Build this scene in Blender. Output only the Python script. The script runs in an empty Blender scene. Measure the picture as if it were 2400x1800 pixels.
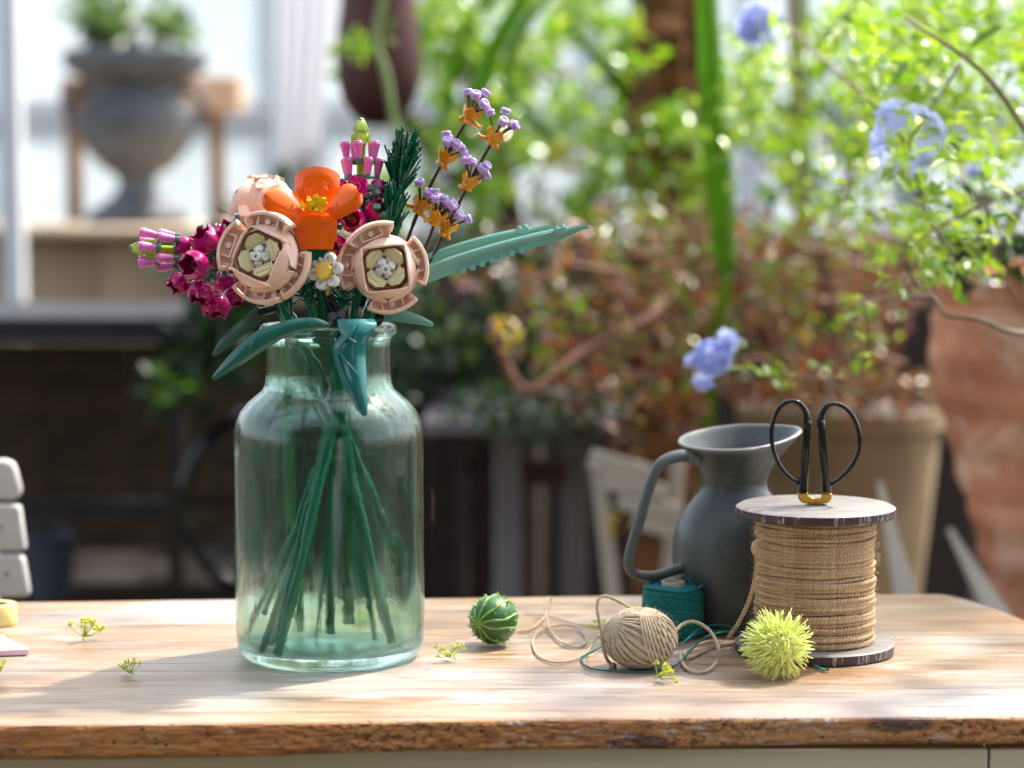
import bpy, math, random
from mathutils import Vector, Matrix, Euler, noise
R = random.Random(7)
sc = bpy.context.scene
col = sc.collection
pi = math.pi
# ---------------------------------------------------------------- camera, sky, sun, exposure
PITCH = math.atan(465/5500)
CAM = Vector((0, -1.8, .36))
cd = bpy.data.cameras.new('camera'); cam = bpy.data.objects.new('camera', cd); col.objects.link(cam)
cam.location = CAM; cam.rotation_euler = (pi/2-PITCH, 0, 0)
cd.sensor_width = 36; cd.lens = 5500/2400*36; cd.clip_start = .05; cd.clip_end = 300
cd.dof.use_dof = True; cd.dof.focus_distance = 1.745; cd.dof.aperture_fstop = 3.6
sc.camera = cam
SUN_EL, SUN_AZ = math.radians(54), math.radians(52)
w = bpy.data.worlds.new('World'); sc.world = w; w.use_nodes = True
nt = w.node_tree; nt.nodes.clear()
sky = nt.nodes.new('ShaderNodeTexSky'); sky.sky_type = 'NISHITA'; sky.sun_disc = False
sky.sun_elevation = SUN_EL; sky.sun_rotation = SUN_AZ; sky.air_density = 1.0; sky.dust_density = 2.5; sky.ozone_density = .6
bg = nt.nodes.new('ShaderNodeBackground'); bg.inputs[1].default_value = .15
ow = nt.nodes.new('ShaderNodeOutputWorld')
hs_ = nt.nodes.new('ShaderNodeHueSaturation'); hs_.inputs['Saturation'].default_value = .5
nt.links.new(sky.outputs[0], hs_.inputs['Color']); nt.links.new(hs_.outputs[0], bg.inputs[0]); nt.links.new(bg.outputs[0], ow.inputs[0])
sd = bpy.data.lights.new('sun', 'SUN'); sd.energy = 2.65; sd.angle = math.radians(2.0); sd.color = (1, .95, .87)
sun = bpy.data.objects.new('sun', sd); col.objects.link(sun)
sdir = Vector((math.sin(SUN_AZ)*math.cos(SUN_EL), math.cos(SUN_AZ)*math.cos(SUN_EL), math.sin(SUN_EL)))
sun.rotation_euler = sdir.to_track_quat('Z', 'Y').to_euler(); sun.location = sdir*8
vs = sc.view_settings; vs.view_transform = 'Standard'; vs.look = 'None'; vs.gamma = 1; vs.use_curve_mapping = False
vs.exposure = 1.62
cy = sc.cycles; cy.use_denoising = True; cy.max_bounces = 14; cy.transmission_bounces = 12; cy.transparent_max_bounces = 16
cy.sample_clamp_indirect = 6; cy.blur_glossy = .5; cy.use_adaptive_sampling = False
# ---------------------------------------------------------------- photo geometry -> place
FW = Vector((0, math.cos(PITCH), -math.sin(PITCH))); UP = Vector((0, math.sin(PITCH), math.cos(PITCH)))
def ray(px, py): return FW*5500 + Vector((px-1200, 0, 0)) + UP*(900-py)
def W(px, py, Y=0.):
    d = ray(px, py); return CAM + d*((Y-CAM.y)/d.y)
def G(px, py, z=0.):
    d = ray(px, py); return CAM + d*((z-CAM.z)/d.z)
def rest_y(px, py, rpx):      # depth at which a ball of rpx pixels radius, centred there, rests on the table
    a, b = -.4, .5
    for _ in range(40):
        m = (a+b)/2
        if W(px, py, m).z - rpx*(m+1.8)/5500 > 0: a = m
        else: b = m
    return m
def S(Y=0.): return (Y+1.8)/5500
def T(v): return Matrix.Translation(v)
def look(d, roll=0):            # frame whose +Z points along d
    return Vector(d).to_track_quat('Z', 'Y').to_matrix().to_4x4() @ Matrix.Rotation(roll, 4, 'Z')
def RX(a): return Matrix.Rotation(math.radians(a), 4, 'X')
def RY(a): return Matrix.Rotation(math.radians(a), 4, 'Y')
def RZ(a): return Matrix.Rotation(math.radians(a), 4, 'Z')
I4 = Matrix.Identity(4)
# ---------------------------------------------------------------- mesh builder
class MB:
    def __init__(s): s.v = []; s.f = []
    def add(s, vs, fs, M=None):
        o = len(s.v)
        s.v += [tuple(M @ Vector(q)) for q in vs] if M is not None else [tuple(q) for q in vs]
        s.f += [tuple(i+o for i in f) for f in fs]; return s
    def box(s, c, d, M=None, taper=1.):
        x, y, z = d[0]/2, d[1]/2, d[2]/2; t = taper
        vs = [(-x,-y,-z),(x,-y,-z),(x,y,-z),(-x,y,-z),(-x*t,-y*t,z),(x*t,-y*t,z),(x*t,y*t,z),(-x*t,y*t,z)]
        vs = [(a+c[0], b+c[1], e+c[2]) for a, b, e in vs]
        return s.add(vs, [(3,2,1,0),(4,5,6,7),(0,1,5,4),(1,2,6,5),(2,3,7,6),(3,0,4,7)], M)
    def tube(s, pts, r, n=8, M=None, closed=False, flat=1.):
        pts = [Vector(p) for p in pts]; m = len(pts)
        rs = r if isinstance(r, (list, tuple)) else [r]*m
        vs = []; nrm = None
        for i, p in enumerate(pts):
            a = pts[(i-1) % m] if closed or i > 0 else p; b = pts[(i+1) % m] if closed or i < m-1 else p
            t = (b-a); t = t.normalized() if t.length > 1e-9 else Vector((0,0,1))
            if nrm is None: nrm = t.orthogonal().normalized()
            nrm = nrm - t*nrm.dot(t)
            nrm = nrm.normalized() if nrm.length > 1e-6 else t.orthogonal().normalized()
            bn = t.cross(nrm)
            for k in range(n):
                an = 2*pi*k/n; vs.append(p + nrm*math.cos(an)*rs[i] + bn*math.sin(an)*rs[i]*flat)
        fs = []
        for i in range(m if closed else m-1):
            j = (i+1) % m
            for k in range(n): fs.append((i*n+k, i*n+(k+1)%n, j*n+(k+1)%n, j*n+k))
        if not closed: fs += [tuple(range(n-1,-1,-1)), tuple((m-1)*n+k for k in range(n))]
        return s.add(vs, fs, M)
    def lathe(s, prof, n=32, M=None, wob=None):
        vs = []; m = len(prof)
        for i, (r, z) in enumerate(prof):
            for k in range(n):
                a = 2*pi*k/n; q = wob(i, a, r, z) if wob else 0
                vs.append(((r+q)*math.cos(a), (r+q)*math.sin(a), z))
        fs = []
        for i in range(m-1):
            for k in range(n): fs.append((i*n+k, i*n+(k+1)%n, (i+1)*n+(k+1)%n, (i+1)*n+k))
        if prof[0][0] > 0: fs.append(tuple(range(n-1,-1,-1)))
        if prof[-1][0] > 0: fs.append(tuple((m-1)*n+k for k in range(n)))
        return s.add(vs, fs, M)
    def cyl(s, a, b, r, r2=None, n=16, M=None): return s.tube([a, b], [r, r if r2 is None else r2], n, M)
    def ball(s, c, r, n=12, m=8, M=None):
        vs = [(c[0], c[1], c[2]-r[2])]
        for i in range(1, m):
            ph = -pi/2+pi*i/m
            for k in range(n):
                a = 2*pi*k/n; vs.append((c[0]+r[0]*math.cos(ph)*math.cos(a), c[1]+r[1]*math.cos(ph)*math.sin(a), c[2]+r[2]*math.sin(ph)))
        vs.append((c[0], c[1], c[2]+r[2])); e = len(vs)-1
        fs = [(0, 1+(k+1)%n, 1+k) for k in range(n)]
        for i in range(m-2):
            for k in range(n): fs.append((1+i*n+k, 1+i*n+(k+1)%n, 1+(i+1)*n+(k+1)%n, 1+(i+1)*n+k))
        fs += [(e, 1+(m-2)*n+k, 1+(m-2)*n+(k+1)%n) for k in range(n)]
        return s.add(vs, fs, M)
    def prism(s, pts, th, M=None):      # outline in XZ, thickness along Y (centred)
        n = len(pts)
        vs = [(p[0], -th/2, p[1]) for p in pts]+[(p[0], th/2, p[1]) for p in pts]
        return s.add(vs, [tuple(range(n)), tuple(range(2*n-1, n-1, -1))]+[(i, i+n, (i+1)%n+n, (i+1)%n) for i in range(n)], M)
    def shell(s, f, nu, nv, th, M=None):
        P = [[Vector(f(i/nu, j/nv)) for j in range(nv+1)] for i in range(nu+1)]
        def nm(i, j):
            a = P[min(i+1,nu)][j]-P[max(i-1,0)][j]; b = P[i][min(j+1,nv)]-P[i][max(j-1,0)]
            c = a.cross(b); return c.normalized() if c.length > 1e-12 else Vector((0,0,1))
        t = th if callable(th) else (lambda u, v: th)
        A = []; B = []
        for i in range(nu+1):
            for j in range(nv+1):
                n = nm(i, j)*t(i/nu, j/nv)/2; A.append(P[i][j]+n); B.append(P[i][j]-n)
        k = lambda i, j: i*(nv+1)+j; N = len(A); fs = []
        for i in range(nu):
            for j in range(nv):
                fs.append((k(i,j), k(i+1,j), k(i+1,j+1), k(i,j+1)))
                fs.append((N+k(i,j), N+k(i,j+1), N+k(i+1,j+1), N+k(i+1,j)))
        for i in range(nu):
            fs.append((k(i,0), N+k(i,0), N+k(i+1,0), k(i+1,0))); fs.append((k(i,nv), k(i+1,nv), N+k(i+1,nv), N+k(i,nv)))
        for j in range(nv):
            fs.append((k(0,j), k(0,j+1), N+k(0,j+1), N+k(0,j))); fs.append((k(nu,j), N+k(nu,j), N+k(nu,j+1), k(nu,j+1)))
        return s.add(A+B, fs, M)
    def mesh(s, name, ang=38):
        me = bpy.data.meshes.new(name); me.from_pydata(s.v, [], s.f); me.update()
        me.polygons.foreach_set('use_smooth', [True]*len(me.polygons))
        if ang < 180: me.set_sharp_from_angle(angle=math.radians(ang))
        return me
def spline(pts, n=8):       # Catmull-Rom
    pts = [Vector(p) for p in pts]; out = []
    for i in range(len(pts)-1):
        a = pts[i-1] if i else pts[0]*2-pts[1]; b, c = pts[i], pts[i+1]; d = pts[i+2] if i+2 < len(pts) else c*2-b
        for k in range(n):
            t = k/n; out.append(.5*((2*b)+(c-a)*t+(2*a-5*b+4*c-d)*t*t+(3*b-a-3*c+d)*t**3))
    out.append(pts[-1]); return out
# ---------------------------------------------------------------- objects
WM = {}
def setp(o, label=None, cat=None, group=None, kind=None):
    if label: o['label'] = label
    if cat: o['category'] = cat
    if group: o['group'] = group
    if kind: o['kind'] = kind
    return o
def thing(name, label, cat, loc, group=None, M=None):
    o = bpy.data.objects.new(name, None); o.empty_display_size = .02; col.objects.link(o)
    m = M if M is not None else T(Vector(loc)); o.matrix_basis = m; WM[o.name] = m
    return setp(o, label, cat, group)
def add(name, g, mat, parent=None, M=None, bevel=0, ang=38, kind=None, label=None, centre=True):
    """g: MB or mesh in M's frame (world if M is None)"""
    M = M or I4
    if isinstance(g, MB):
        if centre and M == I4 and g.v:
            xs, ys, zs = zip(*g.v); c = Vector(((min(xs)+max(xs))/2, (min(ys)+max(ys))/2, min(zs)))
            g.v = [(a-c.x, b-c.y, e-c.z) for a, b, e in g.v]; M = T(c)
        g = g.mesh(name, ang)
    if mat is not None and not g.materials: g.materials.append(mat)
    o = bpy.data.objects.new(name, g); col.objects.link(o)
    if parent is not None:
        o.parent = parent; o.matrix_basis = WM[parent.name].inverted() @ M
    else: o.matrix_basis = M
    WM[o.name] = M
    if bevel:
        b = o.modifiers.new('bevel', 'BEVEL'); b.width = bevel; b.segments = 2; b.limit_method = 'ANGLE'; b.angle_limit = .6
    if kind: o['kind'] = kind
    if label: o['label'] = label
    return o
# ---------------------------------------------------------------- materials
def lin(c): return tuple((x/12.92 if x <= .04045 else ((x+.055)/1.055)**2.4) for x in c)
def rgb(r, g, b): return lin((r/255, g/255, b/255))+(1,)
class N:
    def __init__(s, name):
        s.m = bpy.data.materials.new(name); s.m.use_nodes = True; s.t = s.m.node_tree; s.t.nodes.clear()
        s.out = s.n('OutputMaterial'); s._tc = None
    def n(s, t, **kw):
        x = s.t.nodes.new('ShaderNode'+t)
        for k, v in kw.items(): setattr(x, k, v)
        return x
    def l(s, a, b): s.t.links.new(a, b)
    def co(s, scale=(1,1,1), kind='Object', rot=(0,0,0)):
        if s._tc is None: s._tc = s.n('TexCoord')
        mp = s.n('Mapping'); mp.inputs['Scale'].default_value = scale; mp.inputs['Rotation'].default_value = rot
        s.l(s._tc.outputs[kind], mp.inputs[0]); return mp.outputs[0]
    def noise(s, scale=5, detail=4, sc=(1,1,1), rough=.55, kind='Object', rot=(0,0,0), dist=0):
        x = s.n('TexNoise'); x.inputs['Scale'].default_value = scale; x.inputs['Detail'].default_value = detail
        x.inputs['Roughness'].default_value = rough; x.inputs['Distortion'].default_value = dist
        s.l(s.co(sc, kind, rot), x.inputs['Vector']); return x.outputs[0]
    def vor(s, scale, sc=(1,1,1), feat='F1', kind='Object'):
        x = s.n('TexVoronoi'); x.feature = feat; x.inputs['Scale'].default_value = scale
        s.l(s.co(sc, kind), x.inputs['Vector']); return x.outputs[0]
    def ramp(s, fac, stops, interp='LINEAR'):
        x = s.n('ValToRGB'); x.color_ramp.interpolation = interp; e = x.color_ramp.elements
        while len(e) < len(stops): e.new(.5)
        for q, (p, c) in zip(e, stops): q.position = p; q.color = c if len(c) == 4 else tuple(c)+(1,)
        s.l(fac, x.inputs[0]); return x.outputs[0]
    def mix(s, fac, a, b, mode='MIX'):
        x = s.n('Mix', data_type='RGBA', blend_type=mode)
        for i, q in ((0, fac), (6, a), (7, b)):
            if isinstance(q, (int, float)): x.inputs[i].default_value = q
            elif isinstance(q, tuple): x.inputs[i].default_value = q
            else: s.l(q, x.inputs[i])
        return x.outputs[2]
    def bump(s, h, st=.3, d=.001, nrm=None):
        x = s.n('Bump'); x.inputs['Strength'].default_value = st; x.inputs['Distance'].default_value = d
        s.l(h, x.inputs['Height'])
        if nrm: s.l(nrm, x.inputs['Normal'])
        return x.outputs[0]
    def pbr(s, c, rough=.5, nrm=None, **kw):
        p = s.n('BsdfPrincipled')
        for k, q in (('Base Color', c), ('Roughness', rough)):
            if isinstance(q, (int, float, tuple)): p.inputs[k].default_value = q
            else: s.l(q, p.inputs[k])
        if nrm: s.l(nrm, p.inputs['Normal'])
        for k, q in kw.items():
            k = k.replace('_', ' ')
            if isinstance(q, (int, float, tuple)): p.inputs[k].default_value = q
            else: s.l(q, p.inputs[k])
        s.p = p; return p.outputs[0]
    def done(s, sh): s.l(sh, s.out.inputs[0]); return s.m
BW = lambda v: (v, v, v, 1)
def plastic(name, c, rough=.16, sss=0.):
    n = N(name); f = n.noise(90, 3)
    c2 = tuple(x*.86 for x in c[:3])+(1,)
    b = n.bump(n.noise(420, 2), .05, .0003)
    kw = dict(Coat_Weight=.08, Coat_Roughness=.05, Specular_IOR_Level=.42)
    if sss: kw.update(Subsurface_Weight=sss, Subsurface_Scale=.002, Subsurface_Radius=(1., .6, .4))
    return n.done(n.pbr(n.mix(f, c, c2), n.ramp(n.noise(60, 3), [(.3, BW(rough*.45)), (.8, BW(rough*1.1))]), b, **kw))
def rough_mat(name, c1, c2, scale=8, rough=.8, bump=.3, dist=.002, sc=(1,1,1), detail=6, **kw):
    n = N(name); f = n.noise(scale, detail, sc)
    return n.done(n.pbr(n.ramp(f, [(.3, c1), (.7, c2)]), rough, n.bump(n.noise(scale*4, 5, sc), bump, dist), **kw))
def leaf_mat(name, cols, rough=.32, trans=.45, spec=.5, petal=False):
    n = N(name); g = n.n('NewGeometry'); k = len(cols)
    oi = n.n('ObjectInfo'); ad = n.n('Math', operation='ADD'); n.l(g.outputs['Random Per Island'], ad.inputs[0]); n.l(oi.outputs['Random'], ad.inputs[1])
    fr = n.n('Math', operation='FRACT'); n.l(ad.outputs[0], fr.inputs[0])
    c = n.ramp(fr.outputs[0], [(i/max(k-1,1), cc) for i, cc in enumerate(cols)])
    if not petal: c = n.mix(n.noise(60, 4), c, n.mix(.5, c, rgb(60, 70, 20), 'MULTIPLY'))
    p = n.pbr(c, rough, n.bump(n.noise(130, 3), .25, .001), Specular_IOR_Level=spec)
    t = n.n('BsdfTranslucent'); n.l(c if petal else n.mix(.35, c, (1, 1, .25, 1), 'SOFT_LIGHT'), t.inputs[0])
    m = n.n('MixShader'); m.inputs[0].default_value = trans; n.l(p, m.inputs[1]); n.l(t.outputs[0], m.inputs[2])
    return n.done(m.outputs[0])
PINK = plastic('peach_plastic', rgb(249, 208, 182), .14)
TAN = plastic('tan_plastic', rgb(226, 212, 158), .3)
WHITE = plastic('white_plastic', rgb(235, 232, 224), .25)
ORANGE = plastic('orange_plastic', rgb(250, 104, 4), .14)
YELLOW = plastic('yellow_plastic', rgb(245, 200, 10), .25)
MAGENTA = plastic('magenta_plastic', rgb(172, 2, 100), .1)
BPINK = plastic('bright_pink_plastic', rgb(226, 120, 190), .2)
LIME = plastic('lime_plastic', rgb(188, 214, 92), .2)
SANDG = plastic('sand_green_plastic', rgb(82, 120, 108), .25)
DGREEN = plastic('dark_green_plastic', rgb(8, 92, 62), .16)
TEAL = plastic('teal_plastic', rgb(34, 112, 108), .13)
LTEAL = plastic('light_teal_plastic', rgb(126, 184, 168), .2)
STEMG = plastic('stem_green_plastic', rgb(2, 104, 76), .16)
STEML = plastic('light_stem_plastic', rgb(60, 140, 84), .22)
LILAC = plastic('lilac_plastic', rgb(202, 170, 226), .2)
GOLD = plastic('golden_plastic', rgb(226, 148, 10), .16)
BROWN = plastic('brown_plastic', rgb(72, 34, 30), .2)
BLACK = plastic('black_plastic', rgb(18, 18, 20), .15)

# ================================================================ THE BENCH TOP WE LOOK AT
def wood_top():
    n = N('pale_scrubbed_pine')
    g = n.noise(9, 8, (1.0, 14, 14), .62, dist=.15); big = n.noise(4.5, 4, (1, 2.6, 1)); fine = n.noise(30, 6, (1., 22, 22), .7)
    c = n.ramp(g, [(.27, rgb(84, 62, 42)), (.42, rgb(132, 108, 80)), (.52, rgb(154, 132, 104)), (.72, rgb(174, 158, 134))])
    c = n.mix(n.ramp(big, [(.38, BW(0)), (.62, BW(1))]), c, n.mix(.5, c, rgb(160, 112, 70)))
    c = n.mix(n.ramp(n.noise(3.1, 4, (1, 1.6, 1), rot=(0,0,.5)), [(.5, BW(0)), (.68, BW(.55))]), c, rgb(196, 190, 192))
    c = n.mix(n.ramp(fine, [(.53, BW(0)), (.7, BW(.7))]), c, rgb(118, 92, 70))
    c = n.mix(n.ramp(n.noise(7, 5, (1, 3, 1), .7), [(.56, BW(0)), (.66, BW(.5))]), c, rgb(186, 180, 178))
    c = n.mix(n.ramp(n.noise(16, 5, (1, 2, 1), .75), [(.62, BW(0)), (.74, BW(.5))]), c, rgb(110, 84, 58))
    crack = n.ramp(n.noise(13, 2, (.55, 22, 8), .5), [(.66, BW(0)), (.685, BW(1))])
    spot = n.ramp(n.vor(46, (.6, 1.5, 1)), [(.055, BW(1)), (.075, BW(0))])
    gate = n.ramp(n.noise(7, 2), [(.5, BW(0)), (.56, BW(1))])
    dark = n.mix(1., crack, n.mix(1., spot, gate, 'MULTIPLY'), 'ADD')
    c = n.mix(dark, c, rgb(64, 44, 34))
    b = n.bump(n.mix(.6, fine, n.mix(1., g, dark, 'SUBTRACT')), .45, .0012)
    return n.done(n.pbr(c, n.ramp(g, [(.3, BW(.3)), (.8, BW(.48))]), b, Specular_IOR_Level=.7))
def wood_edge():
    n = N('worm_eaten_brown_edge')
    ring = n.noise(16, 8, (1.0, 6, 22), .66, dist=1.1); big = n.noise(6, 4, (1, 1, 2)); fine = n.noise(120, 6, (1, 4, 5), .75)
    c = n.ramp(ring, [(.3, rgb(118, 62, 26)), (.42, rgb(188, 110, 48)), (.5, rgb(222, 152, 82)), (.58, rgb(168, 94, 42)), (.72, rgb(212, 140, 72))])
    c = n.mix(n.ramp(big, [(.45, BW(0)), (.62, BW(.8))]), c, n.mix(.6, c, rgb(214, 158, 96)))
    c = n.mix(n.ramp(n.noise(90, 6, (.25, 3, 5), .7), [(.5, BW(0)), (.66, BW(.85))]), c, rgb(110, 58, 28))
    c = n.mix(n.ramp(n.noise(150, 4, (.35, 2, 3)), [(.54, BW(0)), (.66, BW(.6))]), c, rgb(220, 172, 116))
    hole = n.ramp(n.vor(150, (.7, 1, 1)), [(.13, BW(1)), (.19, BW(0))]); hg = n.ramp(n.noise(30, 2), [(.47, BW(0)), (.5, BW(1))]); hole = n.mix(1., hole, hg, 'MULTIPLY')
    sx = n.n('SeparateXYZ'); n.l(n.co(), sx.inputs[0])
    zone = n.ramp(n.noise(3.6, 2), [(.5, BW(.0)), (.58, BW(1))])
    slot = n.ramp(n.noise(115, 4, (1, 1, 1.5), .6, dist=2.2), [(.56, BW(0)), (.6, BW(1))])
    slot = n.mix(1., n.mix(1., slot, BW(.75), 'MULTIPLY'), zone, 'MULTIPLY'); lite = n.mix(1., n.ramp(n.noise(115, 4, (1, 1, 1.5), .6, dist=2.2), [(.42, BW(1)), (.48, BW(0))]), zone, 'MULTIPLY')
    c = n.mix(n.mix(1., lite, BW(.6), 'MULTIPLY'), c, rgb(222, 166, 104))  # ridges lightened in the colour to bring out the relief
    dk = n.mix(1., hole, slot, 'ADD'); c = n.mix(n.mix(1., dk, BW(.9), 'MULTIPLY'), c, rgb(50, 26, 14))  # shade of worm holes and grooves put into the colour
    bx = n.ramp(sx.outputs[0], [(.07, BW(0)), (.09, BW(1))])
    fl = n.ramp(n.noise(90, 5, (.45, 1, 2.6), .8), [(.55, BW(0)), (.59, BW(1))]); band = n.ramp(n.noise(11, 2, (1, 1, 3)), [(.5, BW(0)), (.54, BW(1))])
    c = n.mix(n.mix(1., n.mix(1., fl, band, 'MULTIPLY'), bx, 'MULTIPLY'), c, rgb(216, 208, 206))
    c = n.mix(n.ramp(n.noise(9, 5, (1, 1, 2.5), .7), [(.6, BW(0)), (.66, BW(.8))]), c, rgb(50, 40, 42))
    b = n.bump(n.mix(.5, fine, n.mix(1., ring, dk, 'SUBTRACT')), 1., .004)
    return n.done(n.pbr(c, .6, b))
WT, WE = wood_top(), wood_edge()
CREAM = rough_mat('cream_painted_board', rgb(206, 194, 160), rgb(196, 184, 150), 6, .45, .12, .0006, (1, 8, 8))
FL, FR = G(-60, 1694), G(2460, 1673)        # front arris, left and right
def front(x):
    t = (x-FL.x)/(FR.x-FL.x); p = FL.lerp(FR, t)
    return p.y + .0022*math.sin(x*9+1)+.0012*noise.noise(Vector((x*14, 0, 3)))
XL, XR = -.62, .44
bk0 = G(0, 1408).y; bk1 = G(2250, 1388).y
def back(x):
    t = (x+.45)/.85; y = bk0+(bk1-bk0)*t + .006*noise.noise(Vector((x*6, 5, 0)))
    return y
def right(y):   # right edge, rounded at the far corner
    k = max(0, back(.4)-y)
    return (.372+.054*(k/.13)**.55 if k < .13 else .426+.034*min(1, (k-.13)/.2)) + .003*noise.noise(Vector((y*14, 9, 2)))
tab = thing('wooden_table', 'old pine table with a scrubbed pale top, worm-eaten brown front edge and cream apron', 'table', (0, 0, -.75))
def top_mesh():
    mb = MB(); nu, nv = 150, 60; vs = []; 
    for j in range(nv+1):
        for i in range(nu+1):
            u, v = i/nu, j/nv
            vy = 1-(1-v)**1.6
            x0 = XL+(right(.0)-XL)*u; y = front(x0)+(back(x0)-front(x0))*vy
            xr = right(y) if y > front(.4) else right(0); x = XL+(xr-XL)*u
            y = front(x)+(back(x)-front(x))*vy
            z = .0006*noise.noise(Vector((x*5, y*30, 0)))-.0005
            e = min(v*nv, 3)/3; z -= (1-e)**2*.0022*(1+.6*noise.noise(Vector((x*30, 1, 1))))
            e2 = min((1-v)*nv, 4)/4; z -= (1-e2)**2*.004
            vs.append((x, y, z))
    fs = [(j*(nu+1)+i, j*(nu+1)+i+1, (j+1)*(nu+1)+i+1, (j+1)*(nu+1)+i) for j in range(nv) for i in range(nu)]
    mb.add(vs, fs)
    # back and right skirts
    th = lambda x: .026-.0062*(x+.36)/.75
    def skirt(idx):
        o = len(mb.v)
        for q in idx:
            x, y, z = mb.v[q]; mb.v.append((x, y, -th(x)))
        for a in range(len(idx)-1): mb.f.append((idx[a], idx[a+1], o+a+1, o+a))
    skirt([nv*(nu+1)+i for i in range(nu, -1, -1)]); skirt([j*(nu+1)+nu for j in range(nv+1)])
    return mb, th
mb, TH = top_mesh()
add('tabletop', mb, WT, tab, ang=60)
def edge_mesh():
    mb = MB(); nu, nv = 900, 26; vs = []
    for j in range(nv+1):
        for i in range(nu+1):
            x = XL+(right(0)-XL)*i/nu; v = j/nv; z0 = -.0028
            z = z0+(-TH(x)-.0006*math.sin(x*21)-z0)*v
            rough_zone = max(0, min(1, 1.15-abs(x+.06)/.2))*.8+.2
            d = 0
            q = noise.noise(Vector((x*95, z*260, 0))); q2 = noise.noise(Vector((x*260, z*420, 7)))
            d += rough_zone*(.0036*max(0, q-.04)+.0024*max(0, q2))
            d += .0006*noise.noise(Vector((x*20, z*90, 3)))
            r = .004; 
            if v > .8: d += r*((v-.8)/.2)**2*.8
            if v < .12: d += .0009*(1-v/.12)**2
            y = front(x)-.0009+d+ (0.0 if j else .0018)
            vs.append((x, y, z if j else -.0018))
    mb.add(vs, [(j*(nu+1)+i+1, j*(nu+1)+i, (j+1)*(nu+1)+i, (j+1)*(nu+1)+i+1)[::1] for j in range(nv) for i in range(nu)])
    o = (nv)*(nu+1); base = len(mb.v)
    for i in range(nu+1):
        x, y, z = mb.v[o+i]; mb.v.append((x, y+.06, z))
    for i in range(nu): mb.f.append((o+i+1, o+i, base+i, base+i+1))
    return mb
add('front_edge', edge_mesh(), WE, tab, ang=180)
jx = W(2313, 1760, front(.36)+.012).x
yb = front(0)+.014
add('apron', MB().box(((XL+.03+jx-.0008)/2, yb+.01, -.085), (jx-.0008-XL-.03, .02, .12)), CREAM, tab, bevel=.0012)
add('apron', MB().box(((jx+.0008+.44)/2, yb+.0095, -.085), (.44-jx-.0008, .02, .12)), CREAM, tab, bevel=.0012)
for x in (XL+.07, .39):
    for y in (yb+.04, .2): add('leg', MB().box((x, y, -.388), (.05, .05, .724), taper=1.), CREAM, tab, bevel=.003)
# ================================================================ GLASS VASE
VG = G(774, 1537); VX, VY = VG.x, VG.y; VC = Vector((VX, VY, 0))
def vz(py): return W(774, py, VY).z
def glass():
    n = N('sea_green_glass')
    st = n.noise(30, 5, (1, 1, .16), .6); sw = n.noise(70, 5, (1, 1, .8), .65, dist=1.5)
    b = n.bump(n.mix(.3, st, sw), .4, .0013)
    g = n.n('BsdfPrincipled')
    for k, v in (('Base Color', rgb(212, 243, 232)), ('Roughness', .0), ('IOR', 1.46), ('Transmission Weight', 1.)): g.inputs[k].default_value = v
    n.l(b, g.inputs['Normal'])
    t = n.n('BsdfTransparent'); t.inputs[0].default_value = rgb(232, 247, 240)
    m = n.n('MixShader'); m.inputs[0].default_value = .12; n.l(g.outputs[0], m.inputs[1]); n.l(t.outputs[0], m.inputs[2])
    return n.done(m.outputs[0])
GL = glass(); s0 = S(VY)
def vprof():
    P = [(0, .0035), (60, .0030), (150, .0012), (196, .0), (207, .002), (216, .006), (222, .014), (224, .03)]
    P = [(r*s0, z) for r, z in P]
    P += [(224*s0, vz(y)) for y in (1400, 1300, 1200, 1100, 1040)]
    P += [(r*s0, vz(y)) for r, y in ((223, 1010), (217, 985), (205, 962), (188, 942), (168, 925), (154, 914), (148, 900), (146, 880), (145.5, 850), (145, 812), (146, 797), (149, 790), (157, 786), (160, 780), (160, 768), (158, 762), (152, 759), (142, 761))]
    inn = [(136, 770), (133, 800), (133, 850), (134, 890), (142, 910), (158, 926), (180, 945), (198, 968), (210, 1000), (212, 1040), (212, 1200), (212, 1400)]
    P += [(r*s0, vz(y)) for r, y in inn] + [(211*s0, .022), (205*s0, .014), (190*s0, .0105), (140*s0, .0095), (60*s0, .0125), (0, .0135)]
    return P
def vwob(i, a, r, z):
    s_ = 0 if i < VH else 40; return (.0008*noise.noise(Vector((math.cos(a)*2.4+s_, math.sin(a)*2.4, z*12)))+.00028*noise.noise(Vector((math.cos(a)*7+s_, math.sin(a)*7, z*30))))*min(1, r/.03)
vp = vprof()
# denser rings on straight runs
q = [vp[0]]
for a, b in zip(vp, vp[1:]):
    k = max(1, int(abs(b[1]-a[1])/.006))
    for i in range(1, k+1): q.append((a[0]+(b[0]-a[0])*i/k, a[1]+(b[1]-a[1])*i/k))
VH = max(range(len(q)), key=lambda i: q[i][1])
vase = thing('glass_vase', 'large sea-green glass jar with narrow neck holding the toy brick bouquet', 'vase', VC)
mb = MB().lathe(q, 128, T(VC), vwob)
add('jar_body', mb, GL, vase, ang=180)
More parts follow.
